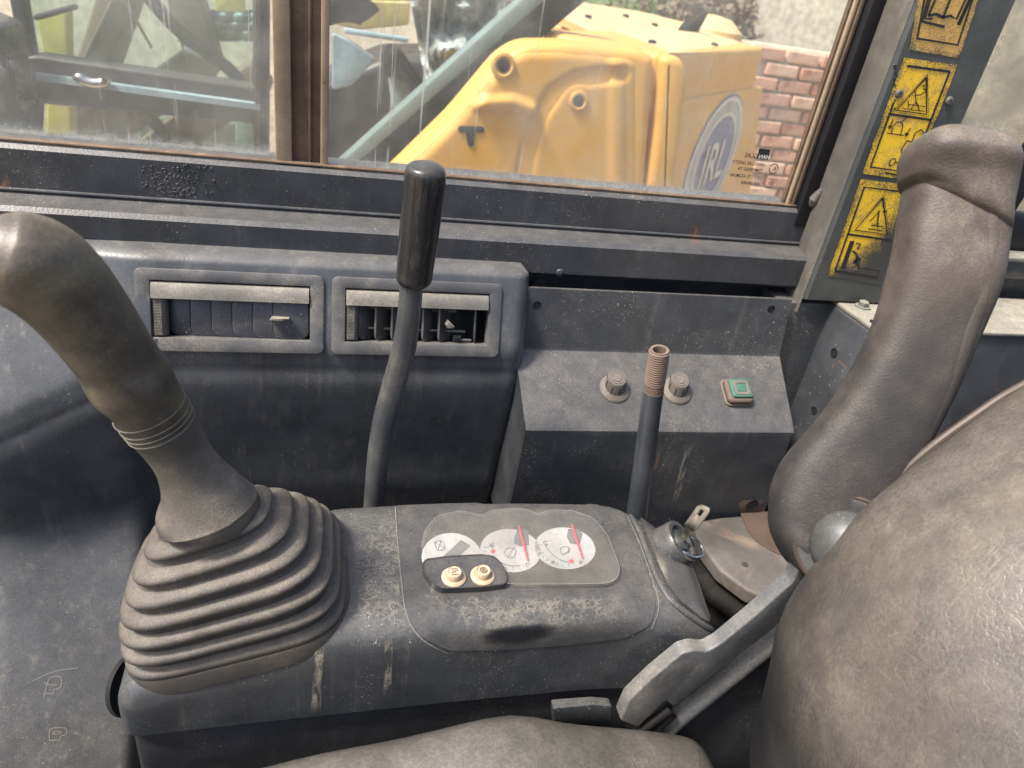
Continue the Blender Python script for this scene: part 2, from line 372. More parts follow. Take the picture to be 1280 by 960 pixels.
def join(*parts):
    v = []; f = []
    for a, b in parts:
        o = len(v); v += list(a); f += [[i + o for i in q] for q in b]
    return v, f
def catmull(P, m):
    out = []; n = len(P)
    for i in range(n - 1):
        a, b, c, d = P[max(0, i - 1)], P[i], P[i + 1], P[min(n - 1, i + 2)]
        for k in range(m):
            s = k / m; r = []
            for j in range(len(b)):
                r.append(.5 * (2 * b[j] + (c[j] - a[j]) * s + (2 * a[j] - 5 * b[j] + 4 * c[j] - d[j]) * s * s + (3 * b[j] - a[j] - 3 * c[j] + d[j]) * s ** 3))
            out.append(r)
    out.append(list(P[-1])); return out
def frames(pts):
    T = []
    for i in range(len(pts)):
        a = pts[max(0, i - 1)]; b = pts[min(len(pts) - 1, i + 1)]; T.append((b - a).normalized())
    u = T[0].orthogonal().normalized(); out = []
    for t in T:
        u = (u - t * u.dot(t)).normalized(); out.append((t, u, t.cross(u)))
    return out
def tube(pts, radii, seg=20, cap=True):
    pts = [V(p) for p in pts]
    if not hasattr(radii, '__len__'): radii = [radii] * len(pts)
    secs = []
    for p, r, (t, u, b) in zip(pts, radii, frames(pts)):
        secs.append([p + (u * math.cos(a) + b * math.sin(a)) * r for a in [2 * math.pi * j / seg for j in range(seg)]])
    return loft(secs, cap)
def pxtube(P, m=5, seg=28):
    """P: (px, py, distance, radius in px) -> smooth tapering tube"""
    C = [tuple(PD(a, b, d)) + (r * d / F,) for a, b, d, r in P]
    C = catmull(C, m)
    return tube([c[:3] for c in C], [max(1e-4, c[3]) for c in C], seg)
def basis(o, u, v):
    u = V(u).normalized(); v = V(v); v = (v - u * v.dot(u)).normalized(); n = u.cross(v)
    return V(o), u, v, n
def B(bs, a, b, c=0): return bs[0] + bs[1] * a + bs[2] * b + bs[3] * c
def rrect(w, h, r, k=5, cx_=0, cy_=0):
    o = []
    for (sx, sy, a0) in ((1, 1, 0), (-1, 1, 90), (-1, -1, 180), (1, -1, 270)):
        for i in range(k + 1):
            a = math.radians(a0 + 90 * i / k)
            o.append((cx_ + sx * (w / 2 - r) + r * math.cos(a), cy_ + sy * (h / 2 - r) + r * math.sin(a)))
    return o
def inset(pts, d):
    n = len(pts); o = []
    A = sum(pts[i][0] * pts[(i + 1) % n][1] - pts[(i + 1) % n][0] * pts[i][1] for i in range(n))
    s = 1 if A > 0 else -1
    for i in range(n):
        p, q, r = V(pts[i - 1]), V(pts[i]), V(pts[(i + 1) % n])
        e1 = (q - p); e2 = (r - q)
        if e1.length < 1e-9: e1 = e2
        if e2.length < 1e-9: e2 = e1
        e1 = e1.normalized(); e2 = e2.normalized()
        n1 = V((-e1.y, e1.x)) * s; n2 = V((-e2.y, e2.x)) * s
        m_ = n1 + n2
        if m_.length < 1e-6: m_ = n1
        m_ = m_.normalized(); c = max(.45, m_.dot(n1))
        o.append(tuple(q + m_ * (d / c)))
    return o
def prism(bs, poly, h, bev=.001, seg=3, h0=0., two=True):
    """extruded outline with rounded top edge, in a basis; n = up direction"""
    secs = [[B(bs, x, y, h0) for x, y in poly]]
    for i in range(seg + 1):
        a = math.pi / 2 * i / seg
        q = inset(poly, bev * (1 - math.cos(a))) if bev else poly
        secs.append([B(bs, x, y, h - bev + bev * math.sin(a)) for x, y in q])
        if not bev: break
    return loft(secs)
def ringplate(bs, outer, inner, h, bev=.001, h0=0., hin=None):
    hin = h0 if hin is None else hin
    L = [(outer, h0), (outer, h - bev), (inset(outer, bev * .3), h - bev * .3), (inset(outer, bev), h),
         (inset(inner, -bev), h), (inset(inner, -bev * .3), h - bev * .3), (inner, h - bev), (inner, hin)]
    secs = [[B(bs, x, y, z) for x, y in p] for p, z in L]
    v, f = loft(secs, cap=False)
    return v, f
def box(c, s, bev=.002, rot=None, seg=2):
    bm = bmesh.new(); bmesh.ops.create_cube(bm, size=1)
    for v in bm.verts: v.co = V((v.co.x * s[0], v.co.y * s[1], v.co.z * s[2]))
    if bev: bmesh.ops.bevel(bm, geom=bm.edges[:], offset=bev, segments=seg, affect='EDGES', profile=.5)
    Rm = rot if rot else Matrix.Identity(3)
    v = [Rm @ x.co + V(c) for x in bm.verts]; bm.verts.index_update()
    f = [[x.index for x in q.verts] for q in bm.faces]; bm.free(); return v, f
def lathe(bs, prof, seg=32):
    """prof: (radius, height along n)"""
    secs = [[B(bs, r * math.cos(a), r * math.sin(a), h) for a in [2 * math.pi * j / seg for j in range(seg)]] for r, h in prof]
    return loft(secs)
def obb(pA, pB, w, d, bev=.002, side=V((0, 0, 1))):
    """bar from pA to pB, w along `side`, d across"""
    pA, pB = V(pA), V(pB); u = (pB - pA).normalized(); s = (side - u * side.dot(u)).normalized(); n = u.cross(s)
    Rm = Matrix((u, s, n)).transposed()
    return box((pA + pB) / 2, ((pB - pA).length, w, d), bev, Rm)
def text(s, size, bs, mirror=False, align='LEFT', h=.0, ux=1.):
    c = bpy.data.curves.new('t', 'FONT'); c.body = s; c.size = size; c.align_x = align; c.extrude = 0; c.offset = size * .012
    o = bpy.data.objects.new('t', c); me = bpy.data.meshes.new_from_object(o)
    v = [B(bs, p.co.x * ux, p.co.y, h) for p in me.vertices]; f = [list(q.vertices) for q in me.polygons]
    bpy.data.objects.remove(o); bpy.data.meshes.remove(me); return v, f
def ribbon3(pts, nors, wd):
    """flat ribbon along 3D points lying on a surface"""
    v = []; n = len(pts)
    for i in range(n):
        t = (pts[min(n - 1, i + 1)] - pts[max(0, i - 1)])
        if t.length < 1e-9: t = V((1, 0, 0))
        s = t.normalized().cross(nors[i]).normalized() * wd / 2
        v += [pts[i] + s, pts[i] - s]
    return v, [[2 * i, 2 * i + 1, 2 * i + 3, 2 * i + 2] for i in range(n - 1)]
def strokes(bs, polys, wd, h):
    out = []
    for p in polys:
        q = [B(bs, x, y, h) for x, y in p]
        out.append(ribbon3(q, [bs[3]] * len(q), wd))
    return join(*out)
def bvh(vf): return BVHTree.FromPolygons([tuple(v) for v in vf[0]], vf[1])
def cast(tree, px, py, off=0.):
    d = ray(px, py).normalized(); loc, nor, i, dist = tree.ray_cast(V((0, 0, 0)), d)
    if loc is None: return None, None
    if nor.dot(d) > 0: nor = -nor
    return loc + nor * off, nor
def drape_line(tree, pts, wd, off, m=6):
    P = []; Q = []
    for a, b in catmull(pts, m) if m > 1 else pts:
        l, n = cast(tree, a, b, off)
        if l is not None: P.append(l); Q.append(n)
    return ribbon3(P, Q, wd)
def castin(tree, q, c, off):
    for k in range(40):
        s = 1 - k * .02
        l, n = cast(tree, c[0] + (q[0] - c[0]) * s, c[1] + (q[1] - c[1]) * s, off)
        if l is not None: return l, n
    raise RuntimeError('outline off the surface %s %s' % (q, c))
def drape(tree, poly, off, rings=6, thick=0.):
    """closed outline laid on a surface"""
    c = (sum(p[0] for p in poly) / len(poly), sum(p[1] for p in poly) / len(poly))
    v = []; f = []; n = len(poly)
    for k in range(rings + 1):
        s = 1 - k / rings * .999
        for p in poly:
            q = (c[0] + (p[0] - c[0]) * s, c[1] + (p[1] - c[1]) * s)
            l, nn = castin(tree, q, c, off); v.append(l)
    for k in range(rings):
        for j in range(n):
            f.append([k * n + j, k * n + (j + 1) % n, (k + 1) * n + (j + 1) % n, (k + 1) * n + j])
    if thick:
        o = len(v)
        for p in poly: l, nn = castin(tree, p, c, off - thick); v.append(l)
        for j in range(n): f.append([j, (j + 1) % n, o + (j + 1) % n, o + j])
    return fixn((v, f))
def ell(cx_, cy_, rx, ry, n=40, rot=0, a0=0, a1=360):
    r = math.radians(rot); o = []
    full = a1 - a0 >= 360
    for i in range(n if full else n + 1):
        a = math.radians(a0 + (a1 - a0) * i / n); x, y = rx * math.cos(a), ry * math.sin(a)
        o.append((cx_ + x * math.cos(r) - y * math.sin(r), cy_ + x * math.sin(r) + y * math.cos(r)))
    return o
def lerp(tab, x):
    if x <= tab[0][0]: return tab[0][1]
    for (a, b), (c, d) in zip(tab, tab[1:]):
        if x <= c:
            s = (x - a) / (c - a); s = s * s * (3 - 2 * s); return b + (d - b) * s
    return tab[-1][1]
def lin(tab, x):
    if x <= tab[0][0]: return tab[0][1]
    for (a, b), (c, d) in zip(tab, tab[1:]):
        if x <= c: return b + (d - b) * (x - a) / (c - a)
    return tab[-1][1]
def sst(a, b, x):
    s = min(1, max(0, (x - a) / (b - a))); return s * s * (3 - 2 * s)
def struct(o): o['kind'] = 'structure'; return o
def xprofile(prof, xs):
    return loft([[V((x, y, z)) for y, z in prof] for x in xs])

# ================================================================== SETTING
g = mesh('ground', [(-60, -40, -GZ), (80, -40, -GZ), (80, 120, -GZ), (-60, 120, -GZ)], [[0, 1, 2, 3]], 'ground'); struct(g)
# floor of the cab, a steel sheet
fl = mesh('cab_floor', *box((.25, .05, -.97), (2.0, 1.34, .04), .004), 'dark'); struct(fl)

# ================================================================== SIDE WALL FRAME
wf = thing('window_beam', 'dark painted steel beam with dusty ledge running under the side window', 'beam')
prof = [(.745, -.190), (.740, -.1866), (.694, -.1866), (.690, -.190), (.690, -.226), (.686, -.2285), (.664, -.2305), (.660, -.2345),
        (.660, -.265), (.664, -.269), (.70, -.269), (.745, -.262)]
mesh('beam', *xprofile(prof, [-.95, -.6, -.3, 0, .3, .531]), 'frame', wf)
# rolled lip on the ledge and weld beads
mesh('ledge_lip', *tube([(-.95, .6885, -.2245), (.531, .6885, -.2245)], .0016, 8), 'frame', wf)
mesh('gutter_strip', *box((-.21, .700, -.1845), (1.46, .008, .0022), .001), 'chan', wf, label='rusty dusty strip along foot of glass')
for (a, b) in ((215, 208), (240, 225)):
    pass
bmp = []
rr = random.Random(3)
for i in range(150):
    px = rr.gauss(222, 22); py = rr.uniform(206, 246)
    if not 178 < px < 268: continue
    p = PY(px, py, .6896); r = rr.uniform(.0005, .0014)
    bmp.append(lathe(basis(p, (1, 0, rr.uniform(-1, 1)), (0, 0, 1)), [(r, -.0006), (r * .7, .00015), (r * .2, .00035)], 7))
bo = mesh('paint_blister', *join(*bmp), 'frame', wf, label='patch of blistered black paint'); bo['kind'] = 'stuff'
mesh('weld_spot', *lathe(basis(PY(700, 341, .6600), (1, 0, 0), (0, 0, 1)), [(.005, -.001), (.004, .0008), (.0015, .0018)], 10), 'frame', wf)
# lower wall sheet behind the panel
cw = mesh('cab_wall', *box((-.17, .705, -.62), (1.56, .03, .70), .003), 'dark')
cw['label'] = 'black steel side wall seen in the gap behind panel and control box'; cw['category'] = 'wall'
mesh('wall_bracket', *box((.542, .672, -.58), (.085, .05, .60), .003), 'frame', cw)
mesh('wall_nut', *lathe(basis(PY(674, 356, .684), (1, 0, 0), (0, 0, 1)), [(.0075, 0), (.0075, .004), (.0035, .004), (.0035, .001)], 18), 'fin', cw)

# unseen far side and back wall of the cab, added to darken upright faces
lw = mesh('unseen_door_wall', *box((-.05, -.66, -.52), (1.5, .04, .90), .01), 'dark')
lw['label'] = 'unseen dark lower door wall added on the far side of the cab'; lw['category'] = 'wall'
bwl = mesh('unseen_back_wall', *box((1.28, -.0, -.55), (.04, 1.34, .84), .01), 'dark')
bwl['label'] = 'unseen dark back wall of the cab added behind the seat'; bwl['category'] = 'wall'
# ---- side window
sw = thing('side_window', 'dirty scratched side window with two sliding panes above the beam', 'window')
GY = .712
def pane(x0, x1, y, z0=-.19, z1=.42, n='pane'):
    vf = box(((x0 + x1) / 2, y, (z0 + z1) / 2), (x1 - x0, .004, z1 - z0), 0)
    # origin at the foot so that the dirt band sits at the sill
    o = mesh(n, [V(p) - V((0, 0, z0)) for p in vf[0]], vf[1], 'pane', sw, smooth=False); o.location = (0, 0, z0); return o
pane(-.95, -.040, .728)
pane(.002, .508, GY)
xa, xb, xc, xd = -.0445, -.0300, -.0050, .0030
mesh('window_channel', *join(box(((xb + xc) / 2, .7125, .115), (xc - xb + .004, .012, .62), .002), box((-.0140, .7060, .115), (.0030, .004, .62), .0012)), 'chan', sw, label='rusty brown sliding channel')
mesh('window_stile', *box(((xa + xb) / 2, .706, .115), (xb - xa, .012, .62), .002), 'tan', sw)
mesh('window_stile', *box(((xc + xd) / 2, .705, .115), (xd - xc - .001, .012, .62), .0015), 'tan', sw)
mesh('window_seal', *box((.4995, .7065, .115), (.0022, .006, .62), .001), 'chan', sw)
mesh('window_seal', *box((.5035, .705, .115), (.0045, .010, .62), .0015), 'tan', sw, label='peeling dusty seal at rear edge of glass')
mesh('window_seal', *box((.5085, .7035, .115), (.004, .012, .62), .001), 'chan', sw)
mesh('window_frame', *box((.5195, .703, .11), (.016, .03, .63), .002), 'seal', sw)
# glass maker's print, seen from inside, so reversed
pb = basis(PY(962, 199, GY - .0026), (-1, 0, 0), (0, 0, 1))
def gp(px, py): return PY(px, py, GY - .0026)
def gtext(s, px, py, size):
    # text grows to the left of its start because we read it from behind
    p = gp(px, py); bs = (p, V((-1, 0, 0)), V((0, 0, 1)), V((0, -1, 0)))
    return text(s, size, bs)
k_ = 0.00079  # metres per px here
mk = []
q0, q1 = gp(963, 186), gp(946, 199)
mk.append(([gp(949, 185.5), gp(963, 187), gp(960, 200), gp(946, 198.5)], [[0, 1, 2, 3]]))
mk.append(gtext('GLAS', 946.5, 198, .0068))
mk.append(gtext('HANGLAS SAFETY', 956, 208, .0050)); mk.append(gtext('TEMPERED T4', 953, 215.5, .0050))
mk.append(gtext('DOT175 AS2M340', 951.5, 224, .0050)); mk.append(gtext('43R-000409', 949, 232, .0048))
def ring(px, py, r, wd, a0=0, a1=360):
    p = gp(px, py); bs = (p, V((-1, 0, 0)), V((0, 0, 1)), V((0, -1, 0)))
    pts = [(r * math.cos(math.radians(a)), r * math.sin(math.radians(a))) for a in range(a0, a1 + 1, 12)]
    return strokes(bs, [pts], wd, 0)
mk += [ring(967, 211, .0052, .0010, 20, 190), ring(967, 211, .0052, .0010, 200, 370), gtext('K', 969.5, 213.5, .0065), ring(961, 229, .0050, .0005), gtext('E11', 965.5, 231, .0042)]
mesh('glass_print', *join(*mk), 'ink', sw, smooth=False)
hn = gtext('HAN', 961, 199.2, .0062); hn = ([v + V((0, -.0004, 0)) for v in hn[0]], hn[1])
mesh('glass_print', *hn, 'offwhite', sw, smooth=False)

# ---- pillar with the stickers
pl = thing('cab_pillar', 'grey green rear cab pillar carrying three worn yellow warning stickers', 'pillar')
PYF = .640
P0 = PY(1150, 0, PYF).x; P1 = PY(1268, 0, PYF).x
prof = [(.5275, .72), (.5275, .690), (P0 - .003, .643), (P0 + .001, PYF), (P1, PYF), (P1 + .006, .645), (P1 + .045, .71), (P1 + .045, .75), (.5275, .75)]
mesh('pillar', *loft([[V((x, y, z)) for x, y in prof] for z in (-.2725, -.1, .1, .45)]), 'pillar', pl)
mesh('return_plate', *loft([[V((x, y, z)) for x, y in [(.5262, .688), (P0 - .0045, .6435), (P0 - .0035, .6425), (.5272, .690)]] for z in (-.29, .45)]), 'return', pl, label='tan dusty return edge of the pillar')
mesh('sealant', *tube([(.5245, .690, -.18), (.5235, .686, -.172), (.5255, .682, -.16)], [.004, .006, .003], 10), 'plate', pl)
sb0 = basis((0, PYF - .0004, 0), (1, 0, 0), (0, 0, 1))
def sticker(corners, mat, label, strk, wd=.0019, extra=None):
    c = [PY(a, b, PYF - .0007) for a, b in corners]   # tl, tr, br, bl
    n = 10; v = []; uv = []
    for j in range(n + 1):
        for i in range(n + 1):
            a = i / n; b = j / n
            e = 0
            if i in (0, n) or j in (0, n): e = rr.uniform(-.006, .006)
            v.append(c[0].lerp(c[1], a + e).lerp(c[3].lerp(c[2], a + e), b)); uv.append((a, 1 - b))
    f = [[j * (n + 1) + i, j * (n + 1) + i + 1, (j + 1) * (n + 1) + i + 1, (j + 1) * (n + 1) + i] for j in range(n) for i in range(n)]
    o = mesh('warning_sticker', v, [q[::-1] for q in f], mat, pl, smooth=False, label=label, uv=uv)
    def uvp(a, b): return c[0].lerp(c[1], a).lerp(c[3].lerp(c[2], a), b) + V((0, -.0005, 0))
    out = []
    for s in strk:
        wdx = wd
        if isinstance(s, tuple): wdx, s = s
        if len(s) == 1: s = s[0]
        wdx *= 1.25
        P = [uvp(a, b) for a, b in s]; out.append(ribbon3(P, [V((0, -1, 0))] * len(P), wdx))
    p = mesh('sticker_print', *join(*out), 'ink', o, smooth=False)
    return o
fr = [[(.1, .08), (.9, .08), (.9, .93), (.1, .93), (.1, .08)]]
def poly(*a): return list(a)
s1 = [poly((.10, -.2), (.10, .80), (.88, .80), (.90, -.2)),
      poly((.22, .42), (.32, -.05), (.42, -.09), (.55, -.05), (.68, -.07), (.80, -.02), (.72, .42), (.6, .38), (.48, .42), (.35, .38), (.22, .42)),
      poly((.48, .42), (.55, -.05)), poly((.24, .05), (.16, .10), (.13, .52), (.55, .56)), poly((.20, .10), (.17, .47), (.30, .46)),
      poly((.82, .02), (.87, .08), (.80, .5)), poly((.84, .1), (.77, .5))]
s2 = [poly((.1, .06), (.9, .06)), poly((.9, .06), (.9, .93), (.1, .93), (.1, .36)), poly((.1, .46), (.9, .46)),
      (.0016, poly((.52, .13), (.78, .42), (.2, .42), (.52, .13))), (.0005, poly((.52, .105), (.83, .435), (.14, .435), (.52, .105))),
      (.0008, poly((.45, .40), (.5, .33), (.44, .28), (.40, .24))), (.0008, poly((.5, .33), (.56, .36), (.62, .40))), (.0008, poly((.44, .28), (.54, .27), (.6, .24))),
      (.0006, poly((.30, .40), (.72, .40))), (.0006, poly((.36, .36), (.7, .36))), (.0006, poly((.35, .33), (.4, .39))), (.001, poly((.50, .2), (.54, .19), (.55, .22), (.60, .23))),
      (.0008, poly((.18, .62), (.50, .62))), (.0008, poly((.26, .62), (.24, .56), (.28, .52), (.36, .51), (.42, .54), (.44, .62))), (.0008, poly((.38, .51), (.42, .48), (.44, .46))),
      (.0012, poly((.20, .50), (.19, .57))), (.0018, poly((.17, .555), (.19, .58), (.21, .555))),
      (.0010, poly((.60, .66), (.56, .74), (.60, .78), (.68, .78), (.76, .75), (.79, .67), (.60, .66))), (.0010, poly((.70, .66), (.70, .59), (.78, .55), (.86, .57), (.84, .63))),
      (.0018, poly((.69, .69), (.68, .75))), (.001, poly((.58, .55), (.55, .61))), (.0018, poly((.52, .595), (.55, .62), (.58, .60))),
      (.001, poly((.42, .86), (.46, .83), (.52, .83), (.54, .86), (.5, .89), (.44, .89), (.42, .86))), (.0010, poly((.54, .86), (.78, .86))), (.003, poly((.78, .86), (.9, .86))), (.001, poly((.58, .81), (.72, .81))), (.0016, poly((.69, .795), (.73, .81), (.69, .83))),
      (.0014, poly((.42, .965), (.75, .965)))]
s3 = [poly((.1, .93), (.1, .07), (.92, .07)), poly((.1, .54), (.9, .54)), poly((.1, .93), (.92, .93)), (.0016, poly((.48, .15), (.8, .49), (.2, .49), (.48, .15))), (.0005, poly((.48, .12), (.86, .505), (.13, .505), (.48, .12))),
      (.0014, poly((.5, .27), (.52, .34), (.56, .42))), (.001, poly((.42, .46), (.68, .46))), (.001, poly((.45, .42), (.66, .42))), (.001, poly((.5, .27), (.44, .35), (.4, .39))), (.0012, poly((.56, .28), (.64, .27))),
      (.0045, poly((.22, .60), (.22, .90))), (.0016, poly((.30, .62), (.38, .62), (.36, .68))), (.0016, poly((.28, .70), (.36, .72), (.40, .76))), (.002, poly((.40, .78), (.52, .88))), (.003, poly((.38, .82), (.42, .76), (.48, .78))), (.001, poly((.56, .86), (.9, .86), (.88, .92)))]
sticker([(1150, -16), (1226, -9), (1199, 73), (1137, 62)], 'stick3', 'torn yellow open book sticker at the top', s1)
sticker([(1130, 72), (1197, 81), (1140, 226), (1078, 217)], 'stick', 'yellow sticker with falling man triangle and padlock', s2)
sticker([(1076, 224), (1146, 232), (1100, 356), (1034, 345)], 'stick2', 'half rubbed off yellow sticker with crushing triangle', s3)
for (a, b) in ((1123, 117), (1186, 126)):
    mesh('rivet', *lathe(basis(PY(a, b, PYF), (1, 0, 0), (0, 0, 1)), [(.0042, -.001), (.0042, .0012), (.0034, .0026), (.0014, .003), (.0012, .0012)], 18), 'plate', pl)
for i in range(7):   # peeled paint scabs left of the upper rivet
    a = rr.gauss(1117, 3); b = rr.gauss(100, 14)
    mesh('paint_flake', *lathe(basis(PY(a, b, PYF), (1, rr.uniform(-.4, .4), rr.uniform(-.6, .6)), (0, 0, 1)), [(rr.uniform(.001, .003), -.0003), (.001, .0009)], 6), 'seal', pl)

# ---- rear window at the right margin
rw = thing('rear_window', 'dusty quarter window behind the pillar at the right margin', 'window')
mesh('pane', *box((.95, .722, .06), (.54, .004, .55), 0), 'pane2', rw, smooth=False)
a_, b_ = PY(1247, 272, .715), PY(1300, 190, .715)
mesh('window_frame', *box((.95, .718, -.20), (.56, .03, .05), .003), 'seal', rw)
mesh('window_frame', *obb(PY(1225, 300, .70), PY(1310, 165, .70), .030, .02, .003), 'seal', rw, label='slanting black lower frame bar')

# ---- rear frame rails under it
rr_ = thing('rear_rail', 'dusty double steel rail behind the armrest at the right margin', 'rail')
za = PY(1250, 318, .70).z
mesh('rail', *box((.90, .70, za - .012), (.56, .05, .024), .005), 'frame', rr_)
mesh('rail_top', *box((.90, .685, za + .0035), (.56, .03, .006), .002), 'boxtop', rr_)
mesh('rail', *box((.90, .715, za - .045), (.56, .03, .06), .004), 'frame', rr_)

# ---- box behind the armrest
rb = thing('storage_box', 'dark steel box with dusty top and bolt holes behind the armrest', 'box')
x0 = .566
mesh('box_body', *box((x0 + .22, .628, -.61), (.44, .10, .66), .004), 'frame', rb)
mesh('box_lid', *box((x0 + .222, .6285, -.2775), (.442, .106, .005), .002), 'boxtop', rb, label='thickly dusty top sheet')
for i, (px, py, r) in enumerate(((1043, 441, .0042), (1018, 513, .0038), (1070, 470, .004))):
    p = PX(px, py, x0)
    bs = basis(p, (0, 1, 0), (0, 0, 1)); bs = (bs[0], bs[1], bs[2], V((-1, 0, 0)))
    if i < 2:
        h = mesh('bolt_hole', *lathe(bs, [(r * 1.35, -.001), (r * 1.35, .0008), (r, .0010), (r * .98, .0002)], 20), 'black', rb)
p = PZ(1078, 384, -.275)
mesh('hex_bolt', *join(lathe(basis(p, (1, 0, 0), (0, 1, 0)), [(.0085, 0), (.0085, .0018)], 24), lathe(basis(p, (1, 0, 0), (0, 1, 0)), [(.0058, .0018), (.0058, .0065), (.0045, .0075)], 6)), 'boxtop', rb)
p = PZ(1094, 403, -.2748)
mesh('bolt_hole', *lathe(basis(p, (1, 0, 0), (0, 1, 0)), [(.006, -.001), (.006, .0006)], 20), 'black', rb)

# ================================================================== TRIM PANEL
tp = thing('trim_panel', 'dark moulded plastic trim panel with two air vents under the window', 'panel')
def panelY(x, z):
    left = max(0., min(.5, (-.13 - x) / .3))
    zl = -.352 - .45 * max(0., -.15 - x)               # line where the sloping top ends
    s = (z - zl) / (-.258 - zl)
    y0 = .607 - .075 * left
    if z >= zl:
        y = y0 + (.33 + .55 * left) * (z - zl)
        y += .05 * sst(-.262, -.250, z) ** 2
    else:
        t = zl - z
        y = y0 + .004 - .004 * math.exp(-t / .006) + .020 * sst(0, .16, t)
    # rounding of the edge between slope and face
    d = abs(z - zl); y += .006 * math.exp(-(d / .012) ** 2)
    # bulge towards the floor at the front
    k = sst(-.148, -.180, x)
    t = max(0., -.505 - z)
    y -= k * .80 * (math.sqrt(t * t + .0006) - .0245)
    y -= .012 * k * sst(-.35, -.5, z)
    y += (1 - k) * .02 * sst(-.50, -.60, z)
    # right hand end turns away
    e = min(1., max(0., x - .183) / .0178); y += .016 * (1 - math.sqrt(max(0., 1 - e * e)))
    # top right corner radius
    return y
v1 = dict(c=(-.0800, -.302), w=.136, h=.046); v2 = dict(c=(.0885, -.3065), w=.139, h=.047)
def lines(lo, hi, n, cuts):
    xs = [lo + (hi - lo) * i / n for i in range(n + 1)]
    for c in cuts:
        j = min(range(len(xs)), key=lambda i: abs(xs[i] - c)); xs[j] = c
    return xs
cutx = [v['c'][0] + s * v['w'] / 2 for v in (v1, v2) for s in (-1, 1)]
XS = lines(-.80, .181, 152, cutx) + [.181 + .0195 * math.sin(math.pi / 2 * i / 12) for i in range(1, 13)]
ZS = lines(-.252, -.92, 170, [-.278, -.327])
vz = [-.278, -.327]
vv = []; ff = []
for x in XS:
    for z in ZS:
        zz = z
        # rounded top right corner of the panel
        lim = -.252 - .016 * (1 - math.sqrt(max(0., 1 - min(1., max(0., x - .181) / .0196) ** 2)))
        if zz > lim: zz = lim
        vv.append(V((x, panelY(x, zz), zz)))
nz_ = len(ZS)
for i in range(len(XS) - 1):
    for j in range(nz_ - 1):
        xm = (XS[i] + XS[i + 1]) / 2; zm = (ZS[j] + ZS[j + 1]) / 2
        if vz[1] < zm < vz[0] and any(abs(xm - v['c'][0]) < v['w'] / 2 for v in (v1, v2)): continue
        ff.append([i * nz_ + j, (i + 1) * nz_ + j, (i + 1) * nz_ + j + 1, i * nz_ + j + 1][::-1])
